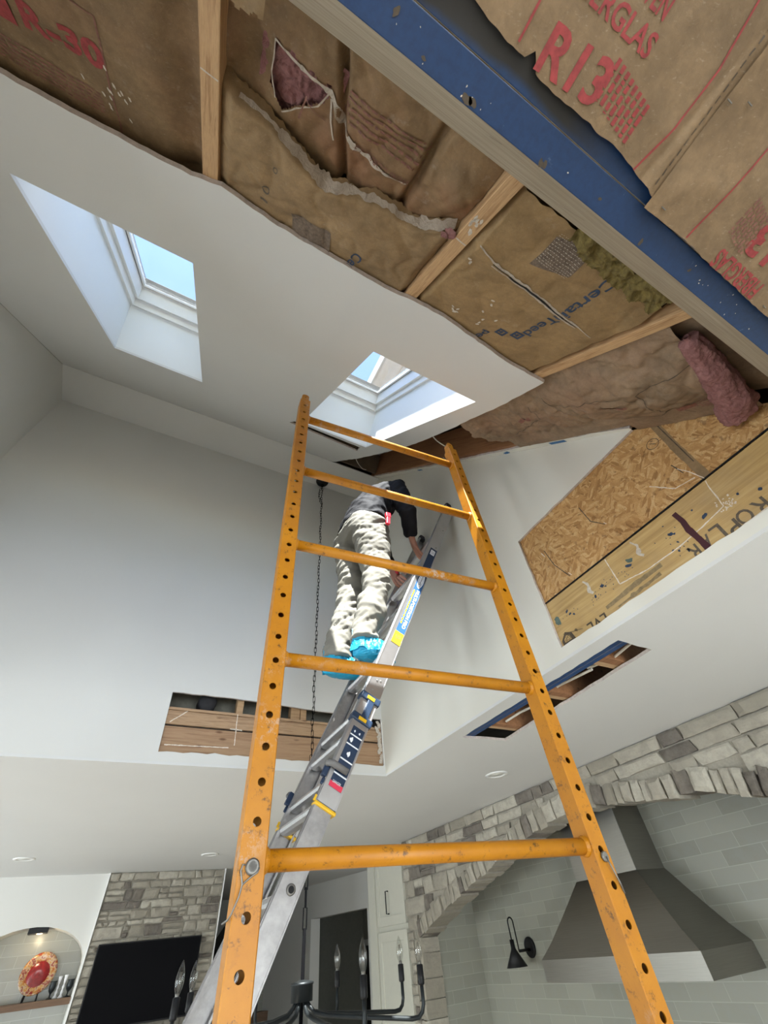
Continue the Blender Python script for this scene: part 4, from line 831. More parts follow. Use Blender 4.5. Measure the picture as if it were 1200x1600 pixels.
# labels on the near rail web
YW = YN-.0018
def lab(name, z0, z1, d0, d1, mat, dy=0): b = MB(); p0, p1 = lp(z0, (d0+d1)/2, YW-dy), lp(z1, (d0+d1)/2, YW-dy); b.obox((p0+p1)/2, (p1-p0)/2, LN*(d1-d0)/2, (0, .0003, 0)); return b.build(name, M[mat], ld)
lm = lambda dy: (lambda u, v: lp(0, 0, YW-dy)+LD*u+LN*v)      # u along the rail, v across
k = 1/LD.z
lab('label', 3.32, 3.60, .020, .064, 'navy'); lab('label', 2.985, 3.32, .020, .064, 'labelblue'); lab('label', 2.925, 2.985, .018, .064, 'labelyellow')
b = MB(); e = [(3.325*k+.062*math.cos(t), .042+.017*math.sin(t)) for t in [2*math.pi*i/28 for i in range(28)]]; ei = [(3.325*k+.053*math.cos(t), .042+.0125*math.sin(t)) for t in [2*math.pi*i/28 for i in range(28)]]
b.plate(e, [], lambda u, v, w: lm(.0004)(u, v)+Vector((0, -w, 0)), 0, .0002); b.build('logo_oval', M['labelwhite'], ld); b = MB(); b.plate(ei, [], lambda u, v, w: lm(.0007)(u, v)+Vector((0, -w, 0)), 0, .0002); b.build('logo_oval', M['labelblue'], ld)
b = MB(); e2_ = [(3.325*k+.048*math.cos(t), .042+.0105*math.sin(t)) for t in [2*math.pi*i/28 for i in range(28)]]; b.plate(e2_, [], lambda u, v, w: lm(.0010)(u, v)+Vector((0, -w, 0)), 0, .0002); b.build('logo_oval', M['labelwhite'], ld)
text_mesh('label_lettering', 'WERNER', M['navy'], ld, lm(.0014), (3.325*k+.040, .037), (-1, 0), (0, 1), .011, .08, bold=.02)
text_mesh('label_lettering', 'MULTI-POSITION PRO', M['labelwhite'], ld, lm(.0006), (3.255*k, .040), (-1, 0), (0, 1), .017, .275, bold=.03)
print_rows('label_small_print', ld, lambda u, v: lm(.0006)(u, v), 3.03*k, 3.25*k, .0225, .033, 1, 'labelyellow', 5, wmin=.008, wmax=.02, fill=.8)
text_mesh('label_lettering', '375', M['redink'], ld, lm(.0006), (2.972*k, .052), (-.35, -1), (-1, .35), .018, .026, bold=.02)
lab('label', 3.545, 3.585, .028, .056, 'labelwhite', .0005); print_rows('label_small_print', ld, lambda u, v: lm(.0013)(u, v), 3.553*k, 3.578*k, .031, .053, 3, 'navy', 8, wmin=.003, wmax=.007, fill=.6)
lab('warning_label', 2.385, 2.555, .014, .062, 'navy'); lab('warning_label', 2.370, 2.384, .014, .062, 'labelred')
for z in (2.525, 2.495, 2.448, 2.405): lab('label_line', z, z+.004, .014, .062, 'labelwhite', .0004)
for z, d, r in ((2.54, .026, .004), (2.54, .046, .004), (2.512, .026, .008), (2.47, .036, .008), (2.425, .034, .008)):
    b = MB(); b.mats_hint = (0,); b.plate([(z*k+r*math.cos(t)*(1+.4*math.sin(3*t)), d+r*.8*math.sin(t)) for t in [2*math.pi*i/12 for i in range(12)]], [], lambda u, v, w: lm(.0005)(u, v)+Vector((0, -w, 0)), 0, .0002); b.build('pictogram', M['labelwhite'], ld)
text_mesh('label_lettering', 'DANGER', M['labelwhite'], ld, lm(.0006), (2.382*k, .022), (0, 1), (1, 0), .008, .03)
for z, d in ((2.74, .030), (2.745, .045), (2.70, .03), (3.62, .05), (3.80, .05)):
    b = MB(); b.lathe([(.0035, 0), (.0035, .001), (.002, .002)], lp(z, d, YW), 10, axis=(0, -1, 0)); b.build('rivet', M['galv'], ld)

# ================================================================== CHANDELIER
CX, CY = .937, 2.550
ch = thing('chandelier', 'black iron chandelier of eight candle arms on a long chain', 'chandelier', (CX, CY, 1.80))
b = MB(); b.lathe([(.066, 0), (.066, -.006), (.060, -.022), (.045, -.036), (.02, -.044), (.008, -.05)], (CX, CY, ZT), 28); b.build('canopy', M['black'], ch)
def link(c, L, w, r, ang, tilt=0):
    b = MB(); P = []
    for i in range(16):
        t = 2*math.pi*i/16; x = w*math.cos(t); z = (L-w)*(1 if math.sin(t) > 0 else -1)*(1 if abs(math.sin(t)) > .01 else 0)+w*math.sin(t)
        P.append(Vector((x*math.cos(ang), x*math.sin(ang), z)))
    P = [p+c for p in P]; return b.tube(P, r, 6, closed=True)
proto = link(Vector((0, 0, 0)), .022, .0075, .0018, 0).build('chain_link', M['soot'], ch); proto.location = Vector((0, 0, 5.345))-Vector((0, 0, 1.80)); 
for v in proto.data.vertices: v.co += Vector((CX, CY, 1.80))
z = 5.345; kk = 0
while z > 2.315:
    z -= .0345; kk += 1; c = proto.copy(); COL.objects.link(c); c.parent = ch; c.location = (.003*math.sin(kk*.9), .002*math.cos(kk), z-1.80); c.rotation_euler = (0, 0, math.pi/2*(kk % 2)+.2*math.sin(kk))
for i in range(10):      # spare loop of chain near the canopy
    t = i/9; c = proto.copy(); COL.objects.link(c); c.parent = ch; c.location = (-.034*math.sin(math.pi*t), -.012, 5.345-1.80-.02-.30*(t if t < .5 else t)); c.rotation_euler = (0, .35*math.cos(math.pi*t), math.pi/2*(i % 2))
for zc, L, w, a in ((2.262, .038, .007, 0), (2.197, .036, .007, 1.57), (2.125, .036, .0135, .6)):
    b = MB(); ax = Vector((math.cos(a), math.sin(a), 0)); c = Vector((CX, CY, zc)); q = [c+ax*w+Vector((0, 0, L)), c-ax*w+Vector((0, 0, L)), c-ax*w-Vector((0, 0, L)), c+ax*w-Vector((0, 0, L))]; b.tube(q, .003, 8, closed=True, smooth=False); b.build('long_link', M['soot'], ch)
b = MB(); b.tube([(CX, CY, 2.093), (CX, CY, 1.62)], .008, 14); b.build('stem', M['soot'], ch)
b = MB(); b.lathe([(.008, 1.872), (.046, 1.874), (.046, 1.920), (.049, 1.922), (.049, 1.928), (.03, 1.932), (.008, 1.936)], (CX, CY, 0), 28); b.build('hub', M['iron'], ch)
b = MB(); b.lathe([(.008, 1.60), (.018, 1.607), (.022, 1.62), (.018, 1.64), (.008, 1.65)], (CX, CY, 0), 20); b.build('finial', M['iron'], ch)
base_a = math.atan2(-CY, -CX)
arm_t = None
for i, psi in enumerate((25, 70, 115, 160, 205, 250, 295, 340)):
    e = D.objects.new('candle_arm', None) if False else None
    a = base_a+R(psi); q = Matrix.Rotation(a, 3, 'Z')
    P = lambda r, z: Vector((CX, CY, 0))+q @ Vector((r, 0, z))
    b = MB(); pts = [P(.022, 1.878), P(.034, 1.862), P(.060, 1.842), P(.12, 1.830), P(.28, 1.814), P(.47, 1.797), P(.497, 1.799), P(.513, 1.812), P(.52, 1.832), P(.52, 1.895)]
    b.tube(pts, .0075, 12); arm = b.build('arm', M['iron'], ch)
    b = MB(); b.lathe([(.006, 1.880), (.0125, 1.884), (.0135, 1.888), (.0135, 1.938), (.009, 1.940)], P(.52, 0), 16); b.build('candle_sleeve', M['black'], arm)
    b = MB(); b.lathe([(.006, 1.938), (.0085, 1.946), (.0140, 1.962), (.0165, 1.978), (.0150, 1.996), (.0095, 2.015), (.0035, 2.030), (.0006, 2.036)], P(.52, 0), 18); b.build('bulb', M['bulb'], arm)
    b = MB(); b.lathe([(.0075, 1.936), (.0075, 1.948), (.003, 1.950)], P(.52, 0), 12)
    for j in range(4): t = j*math.pi/2; b.tube([P(.52, 0)+Vector((.0035*math.cos(t), .0035*math.sin(t), 1.95)), P(.52, 0)+Vector((.006*math.cos(t), .006*math.sin(t), 1.975)), P(.52, 0)+Vector((.003*math.cos(t), .003*math.sin(t), 2.004))], .0008, 5)
    b.build('filament', M['galv'], arm)

# ================================================================== KITCHEN
def stones(name, rng, u0, u1, z0, z1, interval, mp, parent=None, ext=.03, extra=None, mats=None, sc_=1.0):
    """irregular ashlar veneer: each stone a low block with a rough face; interval(z) lists free spans"""
    rnd = random.Random(rng); b = MB()
    def stone(q, depth, back=0):   # q: 4 corners (u, v) ccw
        n = 5; f = depth*rnd.uniform(.6, 1.15); o = len(b.v); sd_ = rnd.random()*99; sh = .006
        c = sum((Vector(p) for p in q), Vector((0, 0)))/4
        for j in range(n+1):
            for i in range(n+1):
                s_, t_ = i/n, j/n; p = (Vector(q[0])*(1-s_)+Vector(q[1])*s_)*(1-t_)+(Vector(q[3])*(1-s_)+Vector(q[2])*s_)*t_
                eb = min(s_, 1-s_, t_, 1-t_); p = p+(p-c)*.02*nz(p.x*30, p.y*30, sd_); w = f*(1 if eb > 0 else .72)+.010*nz(p.x*14, p.y*14, sd_)
                if eb == 0: p = p+Vector((nz(p.x*22, p.y*22, sd_), nz(p.x*22, p.y*22, sd_+5)))*.007
                b.v.append(Vector(mp(p.x, p.y, w)))
        for j in range(n):
            for i in range(n): a = o+j*(n+1)+i; b.face((a, a+1, a+n+2, a+n+1), False)
        rim = [o+i for i in range(n+1)]+[o+j*(n+1)+n for j in range(1, n+1)]+[o+n*(n+1)+i for i in range(n-1, -1, -1)]+[o+j*(n+1) for j in range(n-1, 0, -1)]
        o2 = len(b.v)
        for idx in rim:
            # back rim vertex directly behind
            jj = (idx-o)//(n+1); ii = (idx-o) % (n+1); s_, t_ = ii/n, jj/n; p = (Vector(q[0])*(1-s_)+Vector(q[1])*s_)*(1-t_)+(Vector(q[3])*(1-s_)+Vector(q[2])*s_)*t_; b.v.append(Vector(mp(p.x, p.y, -.002-back)))
        m = len(rim)
        for i in range(m): b.face((rim[i], o2+i, o2+(i+1) % m, rim[(i+1) % m]), False)
    z = z0
    while z < z1-.01:
        h = rnd.choice((.055, .07, .085, .10, .12))*sc_; h = min(h, z1-z)
        if z1-(z+h) < .03: h = z1-z
        for (a, c) in interval(z+h/2):
            u = a
            while u < c-.01:
                w = (rnd.uniform(.07, .34) if h < .1 else rnd.uniform(.12, .40))*sc_
                if c-(u+w) < .06: w = c-u
                sp_ = rnd.random()
                if h > .095*sc_ and sp_ < .35:
                    for (za, zb) in ((z, z+h*.5), (z+h*.5, z+h)): stone([(u+.005, za+.005), (u+w-.005, za+.005), (u+w-.005, zb-.005), (u+.005, zb-.005)], ext)
                else:
                    k1, k2 = rnd.uniform(-.01, .01), rnd.uniform(-.01, .01); stone([(u+.005+k1, z+.005), (u+w-.006+k2, z+.005), (u+w-.006-k2, z+h-.005), (u+.005-k1, z+h-.005)], ext)
                u += w
        z += h
    if extra: extra(stone, rnd)
    return b.build(name, mats or M['stone'], parent)
AX = 2.800      # mortar plane of the arch wall, stones stand proud towards -X
arch = [(4.565, 2.03), (4.47, 2.055), (4.06, 2.190), (3.69, 2.285), (3.31, 2.375), (2.95, 2.455), (2.62, 2.505), (2.25, 2.525), (1.88, 2.465), (1.48, 2.425), (1.20, 2.345), (.95, 2.22), (.72, 2.03)]
def archz(y):
    for a, c in zip(arch, arch[1:]):
        if c[0] <= y <= a[0]: t = (y-a[0])/(c[0]-a[0]); return a[1]+(c[1]-a[1])*t
    return 0
VH = .125
def arch_iv(z):
    # free spans at height z (outside of voussoir ring)
    def outer(y): return archz(y)+VH
    ys = [.72-.13+i*.01 for i in range(int((4.70-.59)/.01)+1)]; ok = []; L, Rr_ = .45, 4.765+.02*math.sin(z*23)
    cur = None
    for i in range(int((Rr_-L)/.01)+1):
        y = L+i*.01
        inside = (.72-.10 < y < 4.565+.10) and z < (outer(min(max(y, .721), 4.564)))
        if .72-.10 < y < .72 or 4.565 < y < 4.665: inside = z < 2.05
        if not inside:
            if cur is None: cur = y
        else:
            if cur is not None and y-cur > .04: ok.append((cur, y-.01))
            cur = None
    if cur is not None and Rr_-cur > .02: ok.append((cur, Rr_))
    return ok
def vouss(stone, rnd):
    seg = []; L = 0
    for a, c in zip(arch, arch[1:]): seg.append((L, Vector(a), Vector(c))); L += (Vector(c)-Vector(a)).length
    def at(s):
        s = min(max(s, 0), L-1e-4)
        for l0, a, c in seg[::-1]:
            if s >= l0: d = (c-a).normalized(); return a+d*(s-l0), Vector((d.y, -d.x))*-1 if False else Vector((-d.y, d.x))
    s = 0
    while s < L-.02:
        w = rnd.uniform(.045, .105); w = min(w, L-s); p, n1 = at(s+.003); q, n2 = at(s+w-.004)
        if n1.y < 0: n1 = -n1
        if n2.y < 0: n2 = -n2
        h = VH*rnd.uniform(.75, 1.0); low = rnd.uniform(-.012, .006)
        n1 = (n1+Vector((.0, .35))).normalized(); n2 = (n2+Vector((.0, .35))).normalized()
        stone([tuple(p+n1*low), tuple(q+n2*low), tuple(q+n2*h), tuple(p+n1*h)], .042, .17); s += w
    for side, y0_, y1_ in ((1, 4.548, 4.665), (-1, .62, .737)):
        z = .9 if side > 0 else 0
        while z < 2.02:
            h = rnd.uniform(.06, .16); h = min(h, 2.03-z); stone([(y0_+.003, z+.004), (y1_-.003, z+.004), (y1_-.003, z+h-.004), (y0_+.003, z+h-.004)], .036, .17); z += h
mpA = lambda u, v, w: (AX-w, u, v)
ap = [(.45, 0), (.45, ZC), (4.775, ZC), (4.775, 0), (4.575, 0), (4.575, 2.03)]+[(y, z+.008) for y, z in arch[1:-1]]+[(.71, 2.03), (.71, 0)]
b = MB(); b.mats_hint = (0,); b.plate(ap, [], lambda u, v, w: (AX+w, u, v), 0, .18); wa = b.build('wall_arch', M['mortar'], None, recalc=True); struct(wa)
struct(stones('wall_arch_stone', 11, .45, 4.76, .9, ZC, arch_iv, mpA, None, .026, vouss))
BX = 3.432
b = MB(); b.box(BX, BX+.12, .3, 4.7, 0, ZC); struct(b.build('wall_backsplash', M['tileY']))
b = MB(); b.box(2.975, BX, 4.565, 4.70, 0, ZC); struct(b.build('wall_alcove_far', M['tileX'])); b = MB(); b.box(2.975, BX, .45, .71, 0, ZC); struct(b.build('wall_alcove_near', M['tileX']))
# hood
hd = thing('range_hood', 'brushed steel chimney range hood under the stone arch', 'range hood', (3.15, 2.605, 1.742))
b = MB(); H0 = [(2.925, 2.0, 3.21), (2.925, 2.0, 3.21)]
def ringp(x, y0, y1, z): return [(x, y0, z), (x, y1, z), (BX, y1, z), (BX, y0, z)]
lv = [ringp(2.925, 2.0, 3.21, 1.742), ringp(2.925, 2.0, 3.21, 1.846)]; b.add(sum(lv, []), [(0, 4, 5, 1), (1, 5, 6, 2), (2, 6, 7, 3), (3, 7, 4, 0)])
b.add([(2.925, 2.0, 1.742), (2.925, 3.21, 1.742), (BX, 3.21, 1.742), (BX, 2.0, 1.742)], [(0, 1, 2, 3)]); b.build('band', M['steel'], hd, recalc=True)
lv = [ringp(2.925, 2.0, 3.21, 1.846), ringp(2.975, 2.088, 3.122, 1.925), ringp(3.05, 2.208, 3.002, 2.055), ringp(3.135, 2.338, 2.872, 2.205)]
b = MB(); b.add(sum(lv, []), [(4*k_+i, 4*k_+4+i, 4*k_+4+(i+1) % 4, 4*k_+(i+1) % 4) for k_ in range(3) for i in range(4)]); b.build('canopy', M['steel'], hd, recalc=True)
b = MB(); b.box(3.137, BX, 2.34, 2.87, 2.205, ZC); b.build('chimney', M['steel'], hd); b = MB(); b.box(3.1355, 3.1375, 2.3385, 2.3425, 2.205, ZC); b.build('chimney_seam', M['galv'], hd)
b = MB(); b.lathe([(.0, 0), (.016, .0), (.016, .01)], (2.925, 2.5, 1.79), 16, axis=(-1, 0, 0)); b.build('control_knob', M['black'], hd)
# sconce
sn = thing('wall_sconce', 'black swan-neck wall sconce with cone shade on the grey tile', 'wall lamp', (BX, 3.862, 1.897))
b = MB(); b.lathe([(.062, 0), (.062, .012), (.055, .018)], (BX, 3.862, 1.897), 28, axis=(-1, 0, 0)); b.build('wall_plate', M['black'], sn)
b = MB(); b.tube([(BX-.012, 3.862, 1.885), (3.30, 3.862, 1.885)], .009, 10); b.build('bracket', M['black'], sn)
b = MB(); P = [(3.30, 3.862, 1.885)]+[(3.272+.028*math.cos(t), 3.862+.0*t, 2.055+.03*math.sin(t)) for t in [math.pi*i/8 for i in range(9)]]+[(3.244, 3.862, 1.91)]; b.tube(P, .0055, 10); b.build('swan_neck', M['black'], sn)
b = MB(); b.lathe([(.018, 1.955), (.018, 1.905), (.022, 1.895), (.085, 1.800), (.081, 1.800), (.018, 1.892)], (3.244, 3.862, 0), 28); b.build('lamp_shade', M['black'], sn)
# tall cabinet
cb = thing('tall_cabinet', 'cream tall kitchen cabinet with black bar handle left of the stone arch', 'cabinet', (3.1, 5.08, 0))
b = MB(); b.box(2.81, 3.4, 4.775, 5.40, 0, 2.70); b.build('carcass', M['cab'], cb)
def door_panel(z0, z1, nm):
    m = MB(); m.box(2.79, 2.81, 4.79, 5.385, z0, z1); d = m.build(nm, M['cab'], cb, bevel=.002)
    for q in ((4.79, 4.86, z0, z1), (5.315, 5.385, z0, z1), (4.86, 5.315, z0, z0+.07), (4.86, 5.315, z1-.07, z1)):
        m = MB(); m.box(2.782, 2.79, *q); m.build('door_frame_strip', M['cab'], d, bevel=.0015)
    return d
d1 = door_panel(2.145, 2.69, 'door'); d2 = door_panel(.12, 2.105, 'door')
b = MB(); b.tube([(2.782, 5.115, 2.40), (2.752, 5.115, 2.40), (2.752, 5.115, 2.23), (2.782, 5.115, 2.23)], .006, 8, smooth=False); b.build('handle', M['black'], d1)
b = MB(); b.box(2.775, 2.83, 5.40, 5.56, 0, ZC); struct(b.build('trim_1', M['cab'])); b = MB(); b.box(2.83, 3.6, 5.41, 5.46, 0, ZC); struct(b.build('trim_2', M['cab']))
b = MB(); b.box(2.80, 2.96, 4.775, 5.56, 2.70, ZC); struct(b.build('trim_3', M['cab']))
# recessed ceiling lights
LIGHTS = ((2.249, 2.457, 'recessed ceiling light near the stone arch'), (.924, 5.165, 'recessed ceiling light in front of the stone fireplace'), (-.528, 5.162, 'leftmost recessed ceiling light, above the arched niche'))
for x, y, lb in LIGHTS:
    t = thing('recessed_light', lb, 'ceiling light', (x, y, ZC), 'recessed lights in the low ceiling')
    b = MB(); b.lathe([(.050, -.001), (.052, -.006), (.074, -.006), (.078, -.001), (.078, .0)], (x, y, ZC), 32); b.build('trim_ring', M['white'], t); b = MB(); b.lathe([(.0, -.002), (.05, -.002), (.05, .0)], (x, y, ZC), 32); b.build('diffuser', M['lens'], t)

# ================================================================== LIVING ROOM BEYOND
FY = 6.07
nich = [(.14, 1.935), (.14, 2.14)]+[(-.305+.445*math.cos(t), 2.14+.255*math.sin(t)) for t in [math.pi*i/16 for i in range(1, 16)]]+[(-.75, 2.14), (-.75, 1.2), (.14, 1.2)]
struct(plate_obj('wall_niche', [(-4.2, 0), (.155, 0), (.155, ZC), (-4.2, ZC)], [nich], lambda u, v, w: (u, FY+w, v), 0, .35, M['wall']))
b = MB(); b.box(-1.0, .5, FY+.30, FY+.34, .9, 2.6); struct(b.build('wall_niche_back', M['tileX']))
b = MB(); b.box(-.75, .14, FY-.01, FY+.30, 1.905, 1.945); tag(b.build('shelf', M['shelfwood']), 'brown wooden shelf across the arched niche', 'shelf')
b = MB(); b.box(-.36, -.21, FY+.02, FY+.16, 2.355, 2.40); fx = tag(b.build('niche_light', M['black']), 'black light box with a warm lamp at the top of the arched niche', 'lamp'); b = MB(); b.lathe([(.0, -.006), (.022, -.006), (.024, 0)], (-.27, FY+.06, 2.357), 16); b.build('lamp', M['led'], fx)
l = D.lights.new('niche_glow', 'POINT'); l.energy = 1.2; l.color = (1, .8, .5); l.shadow_soft_size = .02; o = D.objects.new('niche_glow', l); COL.objects.link(o); o.location = (-.27, FY+.08, 2.33)
pl = thing('decorative_plate', 'red and cream painted plate on a black stand in the niche', 'plate', (-.17, FY+.13, 1.945))
b = MB(); b.lathe([(.0, .0015), (.080, .0015), (.081, .0005)], (-.17, FY+.16, 2.105), 36, axis=(.0, -.97, .26)); b.build('dish_centre', plain('dark_red_glaze', (.22, .012, .012), .25, var=.35, scale=40), pl)
b = MB(); b.lathe([(.0, -.006), (.085, -.006), (.118, .010), (.135, .014), (.135, .018), (.115, .014), (.083, 0), (.0, 0)], (-.17, FY+.16, 2.105), 36, axis=(.0, -.97, .26)); b.build('dish', M['plate'], pl)
b = MB()
for s in (-1, 1): b.tube([(-.17+s*.05, FY+.06, 1.947), (-.17+s*.05, FY+.08, 1.975), (-.17+s*.05, FY+.12, 1.975), (-.17+s*.03, FY+.23, 2.12), (-.17+s*.05, FY+.26, 1.947)], .005, 8)
b.build('stand', M['black'], pl)
for x, lb in ((-.025, 'dark goblet candle holder left of the glass vases'), (.105, 'dark goblet candle holder right of the glass vases')):
    b = MB(); b.lathe([(.022, 0), (.022, .004), (.006, .012), (.006, .03), (.022, .05), (.026, .075), (.020, .095), (.028, .105)], (x, FY+.11, 1.945), 20); tag(b.build('candle_holder', M['iron']), lb, 'candle holder')
for x, y, hh, lb in ((.015, .13, .13, 'left glass candlestick between the dark goblets'), (.058, .12, .135, 'right glass candlestick between the dark goblets')):
    b = MB(); b.lathe([(.02, 0), (.022, .005), (.007, .02), (.012, .035), (.006, .05), (.012, .065), (.006, .08), (.011, hh-.03), (.015, hh)], (x, FY+y, 1.945), 18); tag(b.build('glass_candlestick', plain('clear_crystal', (.75, .76, .78), .1)), lb, 'candlestick')
# stone chimney breast with television
b = MB(); b.box(.155, 1.275, FY-.01, FY+.6, 0, ZC); struct(b.build('wall_fireplace', M['mortar']))
struct(stones('wall_fireplace_stone', 5, .16, 1.27, 1.5, ZC, lambda z: [(.162, 1.268)] if not 1.78 < z < 2.20 else [(.162, .30), (1.06, 1.268)], lambda u, v, w: (u, FY-.012-w, v), None, .024, sc_=.72))
b = MB(); b.box(.146, .158, FY-.045, FY, 0, ZC); struct(b.build('trim_4', M['white'])); b = MB(); b.box(1.272, 1.280, FY-.045, FY, 0, ZC); struct(b.build('trim_5', M['white']))
tvt = thing('television', 'black wall television on the grey stone chimney breast', 'television', (.69, FY-.09, 1.73))
b = MB(); b.box(.235, 1.130, FY-.095, FY-.045, 1.735, 2.242); b.build('casing', M['black'], tvt, bevel=.004); b = MB(); b.box(.243, 1.122, FY-.0975, FY-.095, 1.745, 2.234); b.build('screen', M['screen'], tvt); b = MB(); b.box(.55, .82, FY-.05, FY-.0, 1.85, 2.1); b.build('wall_mount', M['black'], tvt)
b = MB(); b.box(.12, 1.30, FY-.22, FY-.03, 1.60, 1.69); tag(b.build('mantel_shelf', M['mantel'], bevel=.004), 'reddish wooden mantel shelf below the television', 'shelf')
# far walls, stair underside, hall doorway
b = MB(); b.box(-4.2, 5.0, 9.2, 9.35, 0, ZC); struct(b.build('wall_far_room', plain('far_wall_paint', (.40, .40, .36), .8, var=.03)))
b = MB(); b.add([(1.83, 9.18, 0), (2.35, 9.18, 0), (2.35, 9.18, 2.66), (2.10, 9.18, 2.50), (1.83, 9.18, 2.16), (1.83, 8.3, 0), (2.35, 8.3, 0), (2.35, 8.3, 2.66), (2.10, 8.3, 2.50), (1.83, 8.3, 2.16)], [(4, 3, 2, 1, 0), (5, 6, 7, 8, 9), (0, 1, 6, 5), (1, 2, 7, 6), (2, 3, 8, 7), (3, 4, 9, 8), (4, 0, 5, 9)]); tag(b.build('stair_underside', plain('dark_stair_panel', (.05, .045, .04), .7)), 'dark sloping stair side right of the stone chimney breast', 'stair')
b = MB(); b.box(2.42, 3.05, 9.12, 9.2, 0, 2.45); struct(b.build('wall_far_stone', M['tileX']))
b = MB(); b.box(2.45, 2.98, 8.95, 9.12, 1.44, 1.53); tag(b.build('shelf', M['shelfwood']), 'dark wooden shelf on the far tiled wall beside the ladder', 'shelf')
b = MB(); b.box(2.93, 2.99, 9.05, 9.12, 1.86, 1.96); tag(b.build('wall_bracket', M['black']), 'small black box on the far tiled wall above the shelf', 'bracket')
# wall with doorway running beside the hall
ha, hb_ = Vector((3.30, 6.62, 0)), Vector((2.985, 8.05, 0)); hu = (hb_-ha).normalized(); hn = Vector((-hu.y, hu.x, 0))
mpH = lambda u, v, w: ha+hu*u-hn*w*-1+Vector((0, 0, v))
Lh = (hb_-ha).length
hall = plate_obj('wall_hall', [(-1.15, 0), (Lh+1.1, 0), (Lh+1.1, ZC), (-1.15, ZC)], [[(.03, .01), (Lh-.12, .01), (Lh-.12, 2.375), (.03, 2.375)]], lambda u, v, w: ha+hu*u+Vector((w, 0, v)), 0, .14, M['wall']); struct(hall)
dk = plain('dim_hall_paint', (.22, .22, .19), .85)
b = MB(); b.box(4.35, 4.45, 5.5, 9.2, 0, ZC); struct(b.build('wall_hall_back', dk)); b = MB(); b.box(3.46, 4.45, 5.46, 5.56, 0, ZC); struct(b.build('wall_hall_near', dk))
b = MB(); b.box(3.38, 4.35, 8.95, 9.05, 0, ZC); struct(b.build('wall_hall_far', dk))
b = MB(); b.box(4.325, 4.345, 8.25, 8.32, 0, 2.12); b.box(4.325, 4.345, 8.25, 8.9, 2.05, 2.12); struct(b.build('trim_6', M['wall'])); b = MB(); b.box(4.33, 4.345, 8.32, 8.88, 0, 2.05); struct(b.build('door_1', M['black']))
b = MB(); b.box(4.335, 4.348, 7.33, 7.42, 1.62, 1.78); tag(b.build('wall_switch', M['black'], bevel=.002), 'black switch plate on the dim hall wall behind the chandelier', 'switch')

# ================================================================== WORKER
def skin_mesh(nodes, edges, root, sub=2):
    me = D.meshes.new('s'); names = list(nodes); idx = {n: i for i, n in enumerate(names)}
    me.from_pydata([nodes[n][:3] for n in names], [(idx[a], idx[c]) for a, c in edges], []); ob = D.objects.new('s', me); COL.objects.link(ob)
    ob.modifiers.new('sk', 'SKIN'); sv_ = me.skin_vertices[0].data
    for n in names:
        r = nodes[n][3]; sv_[idx[n]].radius = (r, nodes[n][4]) if len(nodes[n]) > 4 else (r, r); sv_[idx[n]].use_root = (n == root)
    m = ob.modifiers.new('ss', 'SUBSURF'); m.levels = sub; m.render_levels = sub
    dg = bpy.context.evaluated_depsgraph_get(); out = D.meshes.new_from_object(ob.evaluated_get(dg)); D.objects.remove(ob); return out
def place(me, name, mat, parent, disp=None, flt=None):
    off = parent_world(parent)
    if disp:
        me.update(); ns = [v.normal.copy() for v in me.vertices]
        for v, n in zip(me.vertices, ns): v.co += n*disp(v.co)
    for v in me.vertices: v.co -= off
    for p in me.polygons: p.use_smooth = True
    me.materials.clear(); me.materials.append(mat); o = D.objects.new(name, me); COL.objects.link(o); o.parent = parent; me.update(); return o
wk = thing('person', 'worker in black jacket, khaki trousers and blue shoe covers climbing the ladder', 'person', (.85, 1.58, 2.94))
J = dict(pel=(.862, 1.600, 3.745), waist=(.888, 1.600, 3.880), chest=(.975, 1.590, 4.070), neck=(1.075, 1.625, 4.180), hd0=(1.100, 1.665, 4.205), hd1=(1.145, 1.725, 4.235),
         hipR=(.880, 1.500, 3.700), kneeR=(.868, 1.485, 3.320), ankR=(.785, 1.500, 2.935), toeR=(.890, 1.500, 2.905),
         hipL=(.855, 1.700, 3.715), kneeL=(.822, 1.695, 3.345), ankL=(.722, 1.690, 2.930), toeL=(.830, 1.690, 2.905),
         shR=(1.050, 1.430, 4.095), elR=(1.105, 1.420, 3.880), wrR=(1.195, 1.545, 3.800), shL=(1.035, 1.770, 4.105), elL=(1.150, 1.835, 3.86), wrL=(1.135, 1.745, 3.670))
V = {k_: Vector(v) for k_, v in J.items()}
# continuous body: trunk, head, legs, arms, hands with five fingers each
nodes = {}; edges = []
def nd(n, p, r, r2=None): nodes[n] = (*p, r) if r2 is None else (*p, r, r2)
nd('pel', V['pel'], .080, .07); nd('waist', V['waist'], .07, .06); nd('chest', V['chest'], .09, .08); nd('neck', V['neck'], .055); nd('hd0', V['hd0'], .075, .08); nd('hd1', V['hd1'], .085, .09); nd('hd2', V['hd1']+Vector((.03, .02, -.02)), .06)
edges += [('pel', 'waist'), ('waist', 'chest'), ('chest', 'neck'), ('neck', 'hd0'), ('hd0', 'hd1'), ('hd1', 'hd2')]
for s in 'RL':
    nd('hip'+s, V['hip'+s], .075); nd('knee'+s, V['knee'+s], .055); nd('ank'+s, V['ank'+s], .038); nd('toe'+s, V['toe'+s], .035); edges += [('pel', 'hip'+s), ('hip'+s, 'knee'+s), ('knee'+s, 'ank'+s), ('ank'+s, 'toe'+s)]
    nd('sh'+s, V['sh'+s], .05); nd('el'+s, V['el'+s], .042); nd('wr'+s, V['wr'+s], .026, .021); edges += [('chest', 'sh'+s), ('sh'+s, 'el'+s), ('el'+s, 'wr'+s)]
